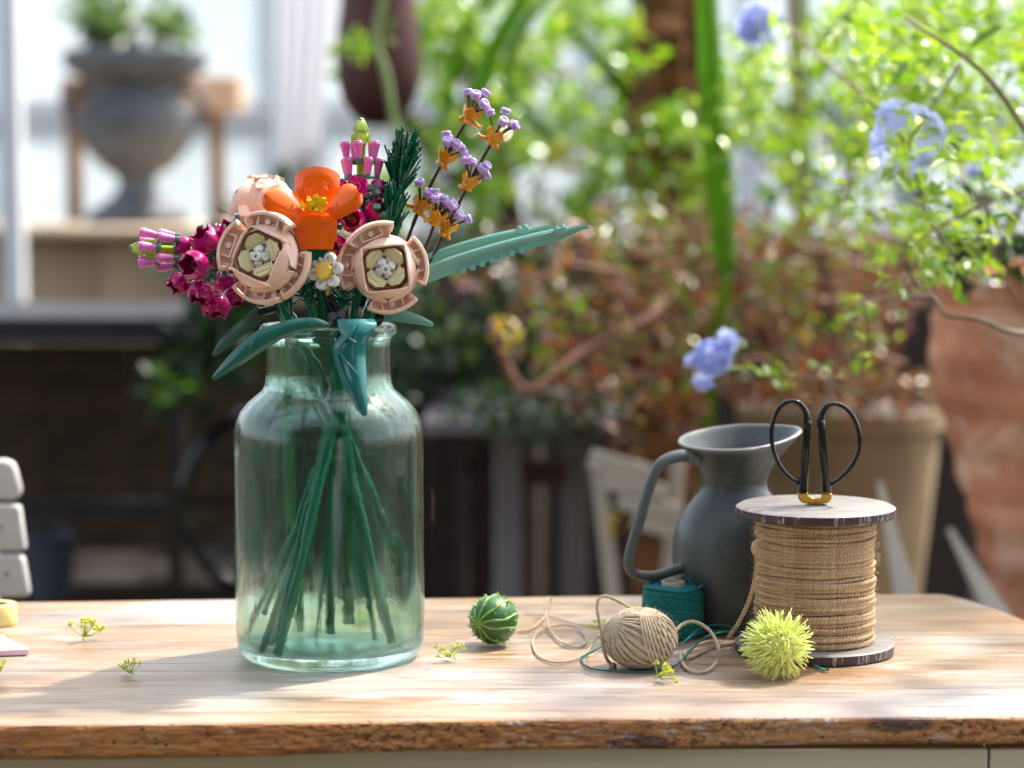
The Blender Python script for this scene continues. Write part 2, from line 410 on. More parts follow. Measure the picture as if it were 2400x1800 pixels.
# bubbles and ghost seams in the glass are left to the bump
# ================================================================ TOY FLOWERS
def stem_part(parent, pts, r, mat, name='stem', seg=.0095, collar=1.12):
    path = spline(pts, 16); out = [path[0]]; 
    L = 0; acc = []; 
    for a, b in zip(path, path[1:]):
        k = max(1, int((b-a).length/.0016))
        for i in range(1, k+1): out.append(a.lerp(b, i/k))
    rs = []; L = 0
    for i, p in enumerate(out):
        if i: L += (p-out[i-1]).length
        ph = (L % seg)/seg; rs.append(r*(1.08 if mat in (STEMG, STEML) else 1.)*(collar if ph < .3 else 1.))
    return add(name, MB().tube(out, rs, 12), mat, parent, ang=60)
FLOOR = .0125
def WV(px, py, Y=0.): return W(px, py, Y+VY)
def base(px, py, Y=None):
    if Y is None:
        p = G(px, py, FLOOR)
        d = Vector((p.x-VX, p.y-VY)); 
        if d.length > .0655: d = d.normalized()*.0655; p = Vector((VX+d.x, VY+d.y, FLOOR))
        return p
    return WV(px, py, Y)
SC = lambda k: Matrix.Scale(k, 4)
def P3(*a): return [WV(*q) for q in a]
# ---- peony (flower frames: px units, +Z out of the open flower)
def petal_inner():
    def f(u, v):
        q = 2*u-1; e = 40+12*math.sin(v*pi*.6); m = 40+29*math.sin(min(1, v/.62)*pi/2)-17*max(0, (v-.62)/.38)**1.5
        return (e+(m-e)*(1-abs(q)**2.2)-3*q*q, q*(36+17*math.sin(v*pi*.75)), -38+54*v-5*q*q*v)
    mb = MB().shell(f, 14, 12, 4.5)
    mb.box((51.5, 0, 16), (4, 60, 6)); return mb
def petal_outer():
    mb = MB()
    def f(u, v):
        q = 2*u-1; a = q*.66; r = 72+24*math.sin(v*pi*.72)
        return (14+r*math.cos(a)*.96, r*math.sin(a)*1.0, -46+60*v-4*q*q)
    mb.shell(f, 16, 9, 5)
    def g(u, v):
        q = 2*u-1; a = q*.64; r = 90-34*v
        return (14+r*math.cos(a)*.96, r*math.sin(a), -5-6*v)
    mb.shell(g, 14, 3, 4)
    def h(u, v):
        q = 2*u-1; a = q*.66; r = 92-6*v; return (14+r*math.cos(a)*.96, r*math.sin(a), 13+1.5*math.sin(pi*v)-4*q*q)
    mb.shell(h, 16, 2, 2.5)
    for s in (-1, 1):
        mb.tube([(83, s*54, -8), (84, s*54, 9), (77, s*49, 11), (71, s*45, 3)], [4, 4, 4, 3], 8)
    return mb
def petal_box():
    mb = MB()
    for s in (-1, 1): mb.box((83, s*24, -2), (24, 4, 18))
    mb.box((71.5, 0, -2), (4, 51.9, 18.3)); mb.cyl((83, 0, -12), (83, 0, 6.5), 6.5, n=14)
    for s in (-1, 1): mb.box((74, s*40, -4), (20, 4, 14), taper=.85)
    return mb
def tan_petal():
    o = [(0, -21), (0, 21), (14, 22), (25, 9), (25, -9), (14, -22)]
    mb = MB().prism(o, 7, RX(90)); return mb.prism([(3, -17), (3, 17), (13, 16), (13, -16)], 3, T((2, 0, 3.6)) @ RX(90))
def white_core():
    mb = MB(); mb.ball((0, 0, 0), (17, 17, 18), 14, 8)
    mb.lathe([(0, 12), (11, 12), (11, 27), (9.5, 29), (4.5, 29), (4, 22), (0, 22)], 18)
    for k in range(4):
        M = RZ(90*k+20)
        mb.lathe([(0, 0), (10, 0), (10.5, 9), (8.5, 11), (0, 10)], 12, M @ T((13, 0, 10)) @ RY(48))
        mb.box((21, 0, 2), (13, 19, 12), M @ RY(16), .75)
        mb.ball((17, 15, 2), (9, 8, 8), 10, 6, M)
    return mb
me_pi, me_po, me_pb = petal_inner().mesh('peony_inner_petal', 40), petal_outer().mesh('peony_outer_petal', 40), petal_box().mesh('peony_petal_box', 30)
me_tp, me_wc = tan_petal().mesh('peony_tan_petal', 30), white_core().mesh('peony_core', 35)
me_core2 = MB().lathe([(0, -60), (20, -58), (44, -40), (50, -28), (46, -20), (0, -20)], 20).mesh('peony_cup')
for m, a in ((me_pi, PINK), (me_po, PINK), (me_pb, PINK), (me_tp, TAN), (me_wc, WHITE)): m.materials.append(a)
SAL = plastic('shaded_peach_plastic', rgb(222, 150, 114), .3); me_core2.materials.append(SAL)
def peony(c, Y, d, roll, k, label, stempts, r=.0034, outs=(), sm=None):
    t = thing('toy_peony', label, 'toy flower', stempts[-1], 'peach toy peonies in the vase')
    F = T(WV(c[0], c[1], Y)) @ look(d, math.radians(roll)) @ SC(s0*k)
    add('flower_cup', me_core2, None, t, F)
    for i in range(4):
        add('inner_petal', me_pi, None, t, F @ RZ(90*i) @ T((R.uniform(-1.5, 2), 0, R.uniform(-3, 4))) @ RY(R.uniform(-5, 5)), bevel=.0002)
        add('inner_petal', me_pi, None, t, F @ RZ(90*i+45+R.uniform(-5, 5)) @ T((6, 0, -13)) @ RY(R.uniform(0, 8)) @ SC(1.04), bevel=.0002)
        add('cream_petal', me_tp, None, t, F @ RZ(90*i+45) @ T((23, 0, 1)) @ RY(-26+R.uniform(-6, 6)) @ SC(1.12), bevel=.0003)
    for i, (ro, dr, dz, ti) in enumerate(outs):
        M = F @ RZ(90*i+ro) @ T((dr, 0, dz)) @ RY(ti)
        o = add('outer_petal', me_po, None, t, M, bevel=.0002)
        add('petal_socket', me_pb, None, o, M, bevel=.0002)
    add('calyx', MB().lathe([(0, -120), (9, -118), (13, -92), (30, -72), (36, -58), (0, -56)], 14), DGREEN, t, F, bevel=.0003)
    add('flower_centre', me_wc, None, t, F @ T((0, 0, -6)) @ RX(10) @ SC(.95), bevel=.0002)
    add('sleeve', MB().tube([F @ Vector((0, 0, -100)), (F @ Vector((0, 0, -110))).lerp(stempts[0], .5), stempts[0]], [.0062, .0058, .005], 12), DGREEN, t)
    stem_part(t, [F @ Vector((0, 0, -50))]+stempts, r, sm or STEMG)
    return t
peony((903, 628), -.035, (.04, -1, .10), 7, 1.0, 'fully open peach toy peony facing forward, above the right of the jar mouth',
      P3((862, 740, -.012), (800, 930, 0))+[base(600, 1549)], outs=((6, -6, -6, 8), (16, 2, -4, -4), (-12, 6, -8, 10), (4, 0, -10, 12)))
peony((611, 600), -.045, (-.38, -1, .22), -22, 1.04, 'open peach toy peony with sunlit right petals, left of the orange poppy',
      P3((672, 740, -.02), (780, 960, .01))+[base(916, 1515)], outs=((-4, -2, -14, 16), (12, -6, -6, -4), (6, -6, 0, -8), (8, -2, -14, 12)))
def closed_peony():
    st = P3((664, 720, .01), (672, 1000, .02))+[base(700, 1478, .04)]
    t = thing('toy_peony', 'half-closed peach toy peony turned away, behind and left of the orange poppy', 'toy flower', st[-1], 'peach toy peonies in the vase')
    F = T(WV(628, 520, .03)) @ look((-.22, -.12, 1)) @ SC(s0)
    def dome(u, v):
        q = 2*u-1; a = q*.80; r = 46+18*math.sin(min(1, v*1.3)*pi/2)-40*max(0, v-.5)**1.6*1.9
        return (r*math.cos(a)*1.02, r*math.sin(a)*1.05, -8+122*v*(1-.12*v)-7*q*q*v)
    dm = MB().shell(dome, 18, 18, 5).mesh('peony_dome_petal', 40); dm.materials.append(PINK)
    sd_ = MB()
    for i in range(3): sd_.lathe([(0, 0), (8, 0), (8, 5), (0, 5)], 14, T((52-16*i, -12+12*i, 88+8*i-(i == 2)*1)) @ RY(38-12*i))
    sd_.box((62, -36, 18), (4, 26, 26)).lathe([(0, 0), (9, 0), (9, 4), (0, 4)], 14, T((62, -36, 18)) @ RY(80))
    for i, a in enumerate((-96, -10, 78, 168)):
        o = add('dome_petal', dm, None, t, F @ RZ(a) @ RY(R.uniform(-3, 3)) @ T((0, 0, 2*i)))
        add('petal_studs', sd_.mesh('peony_studs', 30) if i == 0 else bpy.data.meshes['peony_studs'], PINK if i == 0 else None, o, F @ RZ(a) @ T((0, 0, 2*i)), bevel=.0002)
    for (x, y, dd, k, rl) in ((568, 470, (-.9, .2, .5), .8, 20), (556, 500, (-.85, -.35, .25), .9, 60)):
        add('curled_petal', me_po, None, t, T(WV(x, y, .02)) @ look(dd, math.radians(rl)) @ SC(s0*k) @ T((-60, 0, 0)), bevel=.0002)
    add('flower_cup', me_core2, None, t, F @ T((0, 0, 40)))
    stem_part(t, [F @ Vector((0, 0, -10))]+st, .0026, STEML)
closed_peony()
# ---- poppy
def poppy():
    bp = base(819, 1460, .01)
    t = thing('toy_poppy', 'glossy orange toy poppy with yellow stamens above the two open peonies', 'toy flower', bp)
    O = WV(740, 500, -.03); F = T(O) @ SC(s0)
    def back_p(u, v):
        a = (u-.5)*1.9; return (58*math.sin(a)/math.sin(.95)*.88, 22+34*(1-math.cos(a))-10*v, -6+(92+11*(1-(2*u-1)**2))*v+0)
    add('petal', MB().shell(lambda u, v: (back_p(u, v)[0]*(1-.04*v), 2+34*(1-math.cos((u-.5)*1.9))+(10*max(0, v-.8)/.2), back_p(u, v)[2]+9*(1-(2*u-1)**2)*v), 18, 8, 7), ORANGE, t, F @ T((2, 10, 0)), bevel=.0003)
    mb = MB()
    for x in (-17, 20): mb.lathe([(0, 0), (9.5, 0), (9.5, 4), (8.5, 5), (0, 5)], 16, T((x, 8, 50)) @ RX(90))
    add('stud', mb, ORANGE, t, F)
    mb = MB().box((2, 22, 12), (64, 6, 30)); add('petal_seat', mb, ORANGE, t, F, bevel=.0004)
    for sgn, c0, c1 in ((-1, (-28, -2), (-112, 46)), (1, (30, 0), (100, 50))):
        dx, dz = c1[0]-c0[0], c1[1]-c0[1]; L = math.hypot(dx, dz); ux, uz = dx/L, dz/L
        def sp(u, v):
            wdt = (25+16*math.sin(min(1, v*1.3)*pi/2)) if v < .72 else 41*math.sqrt(max(.02, 1-((v-.72)/.3)**2))
            o = (u-.5)*2*wdt; bul = 17*(1-(2*u-1)**2)
            nx, nz = -uz, ux
            return (c0[0]+ux*L*v+nx*(o*.78)*sgn*-1, -12-6*v-bul*.9-o*.5, c0[1]+uz*L*v+nz*(o*.78)*sgn*-1)
        add('petal', MB().shell(sp, 10, 14, 6), ORANGE, t, F, bevel=.0003)
        mb = MB()
        for k in range(3): mb.box((c0[0]+ux*(6+k*11), -22, c0[1]+uz*(6+k*11)+(-5 if k % 2 else 5)), (9, 12, 9)); mb.cyl((c0[0]+ux*(6+k*11), -27, c0[1]+uz*k*9+6), (c0[0]+ux*(6+k*11), -33, c0[1]+uz*k*9+6), 4, n=10)
        add('hinge', mb, ORANGE, t, F, bevel=.0002)
    def frontp(u, v):
        a = (u-.5)*1.75; h = 1-v; r = 63-19*v**1.7
        return (r*math.sin(a)*1.04+4*v, -14-30*math.cos(a)+8*v, -17+9*(1-(2*u-1)**2)*h-64*v)
    add('petal', MB().shell(frontp, 18, 12, 6), ORANGE, t, F, bevel=.0003)
    def lid(u, v):
        a = (u-.5)*1.75; return (63*math.sin(a)*1.04, -14-30*math.cos(a)*(1-v)-6*v, -15+9*(1-(2*u-1)**2)+2*v)
    add('petal_cap', MB().shell(lid, 16, 3, 4), ORANGE, t, F)
    mb = MB().box((44, -36, -46), (14, 5, 36), RZ(0)).box((26, -45, -20), (16, 4, 5)); add('rib', mb, ORANGE, t, F)
    mb = MB()
    for i in range(34):
        x = R.gauss(0, 15); z_ = 8+R.uniform(0, 34)*(1-abs(x)/60); y = -22-R.uniform(0, 14)
        mb.box((0, 0, 0), (R.uniform(6, 11), 7, R.uniform(7, 14)), T((x, y, z_)) @ RY(R.uniform(-35, 35)) @ RX(R.uniform(-30, 30)))
    add('stamens', mb, YELLOW, t, F, bevel=.0002)
    mb = MB().lathe([(0, -30), (30, -30), (36, -8), (24, 0), (0, 0)], 18, RX(20)); add('flower_base', mb, ORANGE, t, F)
    add('calyx', MB().box((6, -10, -90), (42, 30, 34), taper=1.15), DGREEN, t, F, bevel=.0006)
    stem_part(t, P3((746, 600, -.02), (765, 760, -.01), (812, 1050, .0), (819, 1160, .005))+[bp], .0038, STEMG)
poppy()
# ---- snapdragons
def cone_mesh():
    return MB().lathe([(0, 0), (6.5, 0), (7.5, 3), (11.5, 30), (12, 31), (12, 35), (10, 36), (10, 39), (9, 40), (0, 40)], 16).mesh('pink_cone')
def blossom_mesh():
    mb = MB(); prof = [(0, 0), (13, 1), (23, 7), (28, 18), (27, 30), (19, 41)]
    def f(u, v):
        a = u*2*pi; k = v*(len(prof)-1); i = min(int(k), len(prof)-2); q = k-i
        r = prof[i][0]*(1-q)+prof[i+1][0]*q; z = prof[i][1]*(1-q)+prof[i+1][1]*q
        if v > .7:
            t = (v-.7)/.3; lob = (.5+.5*math.cos(5*a))**2.2; r += t*t*(4*lob-1); z += t*(8*lob-3)
        return (max(r, .05)*math.cos(a), max(r, .05)*math.sin(a), z)
    mb.shell(f, 50, 12, 2.6); mb.lathe([(0, 4), (8, 4), (8, 20), (5, 20), (5, 14), (0, 14)], 14)
    return mb.mesh('blossom', 60)
def rose_mesh():
    mb = MB().lathe([(0, 0), (17, 0), (24, 14), (24, 20), (21, 22), (0, 16)], 24)
    for k in range(5):
        def f(u, v, k=k):
            a = (u-.5)*1.7+k*2*pi/5; r = 25-9*(u)+2*v; return (r*math.cos(a), r*math.sin(a), 10+16*v)
        mb.shell(f, 8, 3, 3)
    mb.lathe([(9, 14), (11.5, 14), (11.5, 28), (9, 29), (6.5, 28), (6.5, 18), (0, 18)], 18)
    return mb.mesh('rose', 45)
me_cone, me_bl, me_rose = cone_mesh(), blossom_mesh(), rose_mesh()
me_cone.materials.append(BPINK); me_bl.materials.append(MAGENTA)
BMAG = plastic('bright_magenta_plastic', rgb(208, 30, 140), .15); me_rose.materials.append(BMAG)
me_tip = MB().box((0, 0, -46), (27, 27, 30)).mesh('bud_block'); me_tip.materials.append(LIME)
mb = MB()
for k in range(4):
    M = RZ(90*k)
    mb.lathe([(0, 0), (9.5, 0), (9.5, 4), (8.5, 5), (0, 5)], 14, M @ T((13.5, 0, -46)) @ RY(90))
    mb.box((20, 0, -50), (7, 20, 24), M, .7)
me_tst = mb.mesh('bud_stud'); me_tst.materials.append(LIME)
def leaflet(u, v): 
    a = (u-.5); wd = 22*(1-v**1.8)**.6+.3; return (16-13*v**1.6, a*wd, -32+30*v+2*(1-(2*u-1)**2))
me_lft = MB().shell(leaflet, 8, 8, 4).mesh('bud_leaflet', 50); me_lft.materials.append(LIME)
me_nose = MB().lathe([(0, -30), (10, -30), (9, -4), (8, -1), (0, -1)], 12).mesh('bud_nose'); me_nose.materials.append(SANDG)
def snap(tip, d, label, specs, stempts, k=1., placed=(), cz=(-98, -136)):
    t = thing('toy_snapdragon', label, 'toy flower', stempts[-1], 'magenta and pink toy snapdragons in the vase')
    F = T(tip) @ look(d) @ SC(s0*k)
    b = add('bud', me_tip, None, t, F, bevel=.0003); add('bud_stud', me_tst, None, b, F); add('bud_tip', me_nose, None, b, F)
    for i in range(4): add('bud_leaflet', me_lft, None, b, F @ RZ(90*i+45*0))
    add('spike', MB().cyl((0, 0, -60), (0, 0, -150), 10.5, n=14), plastic_lime2, t, F)
    cm = MB()
    for z, n, rad, off in ((cz[0], 5, 34, 10), (cz[1], 5, 38, 46)):
        cm.lathe([(0, z-7), (16, z-7), (16, z+3), (0, z+3)], 12)
        for i in range(n):
            A = RZ(360/n*i+off); cm.box((rad*.5, 0, z-3), (rad, 7, 6), A); cm.cyl((rad, 0, z-9), (rad, 0, z+4), 7, n=10, M=A)
            add('pink_cone', me_cone, None, t, F @ A @ T((rad, 0, z+3)) @ RY(7))
    add('connector', cm, SANDG, t, F, bevel=.0002)
    cm = MB()
    zmin = -262
    for kind, px, py, Y, dd, ks_ in placed:
        dd = Vector(dd).normalized(); add('blossom', me_bl if kind == 'b' else me_rose, None, t, T(WV(px, py, Y)-dd*18*s0*ks_) @ look(dd, R.uniform(0, 6)) @ SC(s0*ks_))
    for z in range(-170, zmin, -18):
        for i in range(6):
            A = RZ(60*i+z); cm.box((20, 0, z), (18, 14, 11), A @ RX(R.uniform(-20, 20))); cm.cyl((12, 0, z), (36, 0, z+6), 5, n=8, M=A)
    cm.cyl((0, 0, -150), (0, 0, zmin-26), 15, n=12)
    for kind, z, ang, rad, tilt, sc_ in specs:
        A = RZ(ang); cm.box((rad*.4, 0, z-6), (rad*.9, 12, 11), A); cm.box((rad*.55, 0, z-12), (16, 26, 9), A)
        cm.box((13, 13, z-14), (14, 12, 14), A)
        add('blossom', me_bl if kind == 'b' else me_rose, None, t, F @ A @ T((rad, 0, z)) @ RY(tilt) @ SC(sc_))
    add('green_core', cm, SANDG, t, F, bevel=.0004)
    stem_part(t, [F @ Vector((0, 0, zmin-20))]+stempts, .003, STEMG)
    return t
plastic_lime2 = plastic('olive_lime_plastic', rgb(156, 176, 18), .2)
pl1 = [('r', 836, 438, -.012, (0, -1, .15), 1.), ('b', 800, 440, .01, (-1, -.3, .1), .78), ('b', 884, 440, .01, (1, -.3, .1), .78), ('b', 846, 440, .04, (0, 1, 0), .8),
       ('b', 829, 516, -.008, (-.15, -1, .1), 1.05), ('b', 880, 492, -.002, (.5, -.8, .3), .95), ('b', 790, 500, .01, (-.8, -.5, .3), .95), ('b', 790, 578, -.004, (-.5, -.9, -.1), 1.), ('b', 862, 560, .0, (.6, -.8, -.1), 1.), ('b', 830, 580, .04, (0, 1, 0), 1.)]
snap(WV(846, 277, .015), (.0, .06, 1), 'upright pink toy snapdragon with lime bud, behind the orange poppy', [],
     P3((828, 740, .01), (782, 1000, .0))+[base(773, 1484, .0)], placed=pl1)
pl2 = [('b', 484, 568, -.022, (-.5, -.45, .8), 1.2), ('b', 458, 621, -.036, (-.55, -1, .02), 1.2), ('b', 536, 548, -.014, (-.2, -.3, 1), 1.1), ('b', 421, 662, -.02, (-.75, -.5, -.6), .92),
       ('b', 472, 680, -.024, (-.3, -.5, -1), 1.12), ('b', 507, 712, -.012, (-.05, -.35, -1), 1.15), ('b', 547, 692, .004, (.45, -.2, -.8), 1.), ('b', 432, 577, -.008, (-.95, -.2, .25), .8), ('b', 500, 600, .03, (-.2, 1, .2), 1.1), ('b', 530, 660, .03, (0, 1, -.3), 1.1)]
snap(WV(304, 581, -.01), (-1, -.12, .06), 'magenta toy snapdragon lying sideways, jutting out to the left of the bouquet', [],
     P3((640, 690, 0), (700, 770, .0), (810, 1010, .01))+[base(968, 1352, .04)], placed=pl2, cz=(-64, -106))
# ---- lavender
def crown_mesh():
    mb = MB()
    mb.lathe([(6, -20), (11, -20), (12, -17), (11, -14), (11, -10), (13, -9), (13, -5), (9, -4), (6, -4)], 16)
    def f(u, v):
        a = u*2*pi; tooth = abs(((u*5) % 1)-.5)*2
        return ((12+8*v)*math.cos(a), (12+8*v)*math.sin(a), -6+v*(9+13*tooth**1.1))
    mb.shell(f, 40, 5, 2.4)
    for s, k in ((1, 1.), (-1, .8)): mb.ball((15*k, 7*s-3, -13), (11, 6, 5), 10, 6, RZ(200) @ RY(18))
    mb.tube([(8, -8, -10), (18, -16, -14), (25, -22, -9)], [5, 4.5, 1], 8)
    return mb.mesh('lavender_crown', 45)
def stud_mesh():
    return MB().lathe([(0, -7), (5, -7), (9, -6), (10, -4), (9.5, -1), (7, -.5), (7, .5), (10, 1), (10.5, 4), (9, 6.5), (6, 7), (5, 5), (0, 5)], 14).mesh('lavender_stud', 50)
me_cr, me_st = crown_mesh(), stud_mesh(); me_cr.materials.append(GOLD); me_st.materials.append(LILAC)
def lavender(crowns, Y, label, stempts, nst=6):
    t = thing('toy_lavender', label, 'toy flower', stempts[-1], 'lilac toy lavender sprigs in the vase')
    pts = [WV(x, y, Y) for x, y in crowns]
    ax = (pts[0]-pts[-1]).normalized() if len(pts) > 1 else (pts[0]-stempts[0]).normalized()
    stem_part(t, [pts[0]+ax*.003]+pts[1:]+stempts[:2], .0013, BROWN, 'brown_stem', seg=.03, collar=1.25)
    stem_part(t, stempts[1:], .0024, STEMG)
    for i, p in enumerate(pts):
        F = T(p) @ look(ax, R.uniform(0, 6)) @ SC(s0*1.18)
        add('crown', me_cr, None, t, F)
        mb = MB()
        for k in range(nst+(1 if i else 0)):
            a = k*2*pi/nst+R.uniform(-.3, .3); sp_ = R.uniform(20, 33) if k else (6 if i == 0 else 26); h = R.uniform(34, 50)-sp_*.35+(0 if k else 6)
            e = Vector((sp_*math.cos(a), sp_*math.sin(a), h)); mb.tube([(0, 0, -4), e*.5+Vector((0, 0, -2)), e], 2.2, 6)
            dd = Vector((e.x*.8, e.y*.8, 26)); M = F @ T(e) @ look(dd)
            add('lilac_stud', me_st, None, t, M)
        add('twig', mb, BROWN, t, F)
    return t
lavender([(1103, 268), (1044, 368), (987, 480)], .03, 'tallest lilac toy lavender sprig with three golden cups, leaning right', P3((945, 590, .025), (890, 745, .015), (800, 960, 0))+[base(575, 1535)])
lavender([(1160, 320), (1102, 425), (1048, 532)], .02, 'rightmost lilac toy lavender sprig with three golden cups', P3((990, 640, .02), (880, 770, .01), (790, 1010, 0))+[base(635, 1520)])
lavender([(1024, 506)], .01, 'short lilac toy lavender sprig, single golden cup low between the tall ones', P3((985, 600, .015), (872, 760, .01), (760, 1040, .02))+[base(690, 1300, .03)])
# ---- evergreen sprig
bp = base(719, 1325, .04)
t = thing('toy_evergreen_sprig', 'dark green toy pine sprig with stiff needles between snapdragon and lavender', 'toy plant', bp)
for (bx, by, tx, ty, Y, n, L, spr) in ((928, 470, 958, 300, .012, 230, 122, .62), (902, 590, 930, 430, .0, 190, 110, .60), (884, 570, 868, 440, -.004, 30, 70, .36)):
    p0 = WV(bx, by, Y); ax = (WV(tx, ty, Y)-p0).normalized(); Lm = (WV(tx, ty, Y)-p0).length; mb = MB()
    fr = look(ax)
    for i in range(n):
        a = R.uniform(0, 2*pi); q = R.random(); st = p0+ax*Lm*.42*q; sa = spr*(1.05-.35*q)*math.sqrt(R.uniform(.08, 1))
        dd = (fr @ Vector((math.sin(sa)*math.cos(a), math.sin(sa)*math.sin(a), math.cos(sa)))).normalized()
        l = L*s0*R.uniform(.55, 1.)*(.78+.25*(1-sa/spr)); m = st+dd*l*.5+ax*l*.03; e = st+dd*l+ax*l*.06
        mb.tube([st, m, e], [.0008, .00078, .0007], 5)
    add('needles', mb, DGREEN, t, kind='stuff', ang=50)
stem_part(t, P3((940, 400, .012), (930, 468, .012), (905, 580, .004), (868, 740, .01), (770, 1000, .02))+[bp], .0024, DGREEN)
# ---- daisies
def daisy(c, Y, d, label, stempts, k=1.):
    t = thing('toy_daisy', label, 'toy flower', stempts[-1], 'small white toy daisies in the vase')
    F = T(WV(*c, Y)) @ look(d) @ SC(s0*k)
    add('yellow_centre', MB().lathe([(0, 0), (17, 0), (18, 3), (18, 11), (16, 13), (0, 12)], 24), YELLOW, t, F)
    for i in range(6):
        add('petal', MB().lathe([(0, -7), (12, -7), (13, -4), (13, 4), (11, 6), (6, 6), (5, 2), (0, 2)], 14).box((-10, 0, -3), (14, 16, 8)), WHITE, t, F @ RZ(60*i+15) @ T((27, 0, 0)) @ RY(-14))
    add('tan_stem', MB().tube([F @ Vector((0, 0, -2)), F @ Vector((2, 0, -20)), stempts[0]], .0021, 10), TAN, t)
    stem_part(t, stempts[:2], .003, BLACK, 'black_sleeve'); stem_part(t, stempts[1:], .0024, STEMG)
daisy((764, 636), -.04, (-.5, -1, .2), 'small white toy daisy with yellow centre, squeezed between the two open peonies', P3((768, 690, -.02), (788, 745, -.01), (800, 900, 0))+[base(780, 1320, .02)], 1.12)
daisy((772, 602), -.01, (-.05, -.3, 1), 'white toy daisy seen edge-on, tucked under the orange poppy', P3((786, 668, -.01), (790, 740, 0), (795, 1000, .01))+[base(850, 1400, .03)], .9)
# ---- long blades
def blade(name, label, top, bot, Y, yth, tipx, stemp, teeth=()):
    t = thing('toy_blade_leaf', label, 'toy leaf', stemp[-1], 'long pale teal blade leaves of the bouquet')
    n = len(top); s = S(Y)
    def f(u, v):
        k = v*(n-1); i = min(int(k), n-2); q = k-i
        a = Vector(top[i]).lerp(Vector(top[i+1]), q); b = Vector(bot[i]).lerp(Vector(bot[i+1]), q)
        p = a.lerp(b, u); r = WV(p.x, p.y, Y); r.y += .004*(1-(1-u)**3)-.010*(1-u)*0; return r
    add('blade', MB().shell(f, 5, 24, yth), LTEAL, t, bevel=.0003)
    pts = [WV(a[0], a[1], Y+.003) for a in top]
    rail = spline([Vector(p) for p in pts], 6)
    m = len(rail); add('rail', MB().tube([p-Vector((0, 0, .0012)) for p in rail], [.0032*(1-.75*(i/m)**3) for i in range(m)], 10, flat=1.2), LTEAL, t)
    mb = MB()
    for x, y in teeth: mb.box(WV(x, y-6, Y+.002), (.0042, .003, .0042), RY(0))
    if teeth: add('tooth', mb, LTEAL, t, bevel=.0002)
    mb = MB()
    for (x, y) in (tipx,):
        F = T(WV(x, y, Y+.001)) @ RY(-16)
        mb.box((0, 0, 0), (.009, .009, .0045), F)
        for sx in (-1, 1): mb.cyl((sx*.0024, 0, .002), (sx*.0024, 0, .0044), .0016, n=12, M=F)
    add('clip', mb, LTEAL, t, bevel=.0003)
    stem_part(t, stemp, .0022, STEMG)
blade('f', 'nearer long pale teal blade leaf with toothed lower edge, pointing right', [(900, 668), (1040, 614), (1160, 576), (1290, 543), (1340, 533), (1379, 528)],
      [(900, 702), (1040, 650), (1160, 608), (1290, 571), (1345, 548), (1380, 532)], -.005, .002, (1314, 541), P3((905, 685, -.004), (872, 745, .0), (800, 1000, .01))+[base(942, 1345, .04)],
      teeth=[(1085+23*i, 641-8.1*i) for i in range(7)])
blade('b', 'farther long pale teal blade leaf lying above the toothed one', [(900, 652), (1020, 596), (1120, 563), (1215, 541), (1260, 535), (1290, 530)],
      [(900, 690), (1020, 628), (1120, 592), (1215, 566), (1260, 545), (1292, 535)], .02, .002, (1226, 541), P3((905, 670, .02), (868, 745, .015), (790, 1000, .015))+[base(850, 1300, .05)])
# ---- curved leaves
def cleaf(label, L_, R_, Ys, bul, mat, stemp, ridges=()):
    t = thing('toy_curved_leaf', label, 'toy leaf', stemp[-1], 'curved toy leaves over the jar rim')
    n = len(L_)
    Ls = spline([(a, b, y) for (a, b), y in zip(L_, Ys)], 6); Rs = spline([(a, b, y) for (a, b), y in zip(R_, Ys)], 6); m = len(Ls)
    def f(u, v):
        k = v*(m-1); i = min(int(k), m-2); q = k-i; a = Ls[i].lerp(Ls[i+1], q); b = Rs[i].lerp(Rs[i+1], q); p = a.lerp(b, u)
        wd = (a-b).length/60; return WV(p.x, p.y, p.z-bul*(1-(2*u-1)**2)*min(1, wd))
    add('blade', MB().shell(f, 10, 40, .0016), mat, t, ang=70)
    for rp in ridges:
        pts = spline([WV(x, y, yy) for x, y, yy in rp], 6); mm = len(pts)
        add('ridge', MB().tube(pts, [.0009*(1-.8*(i/mm)**2) for i in range(mm)], 8), mat, t)
    add('clip', MB().tube([stemp[0], stemp[1]], .0032, 10), BLACK, t)
    stem_part(t, stemp[1:], .002, STEMG)
c4 = lambda x, y: (660+x/4.367, 640+y/4.367)
cleaf('teal toy leaf hanging down over the front of the jar neck', [c4(*q) for q in ((575, 478), (590, 560), (618, 630), (570, 700), (542, 780), (560, 930), (600, 1050), (650, 1170), (730, 1320), (800, 1420), (848, 1462))],
      [c4(*q) for q in ((945, 480), (968, 530), (925, 600), (890, 660), (862, 740), (853, 850), (857, 960), (862, 1080), (868, 1250), (870, 1400), (868, 1450))],
      [-.066, -.071, -.074, -.075, -.075, -.075, -.077, -.08, -.082, -.083, -.083], .007, TEAL, P3((800, 735, -.045), (800, 765, -.03), (800, 900, -.01))+[base(810, 1250, .0)],
      ridges=[[c4(780, 520)+(-.079,), c4(690, 640)+(-.084,), c4(585, 790)+(-.079,), c4(610, 980)+(-.082,), c4(700, 1200)+(-.088,), c4(800, 1400)+(-.086,)],
              [c4(595, 810)+(-.08,), c4(660, 900)+(-.086,), c4(775, 1035)+(-.089,)], [c4(680, 660)+(-.083,), c4(765, 715)+(-.086,)]])
c5 = lambda x, y: (480+x/3.318, 700+y/3.318)
DTEAL = plastic('deep_teal_plastic', rgb(32, 104, 88), .16)
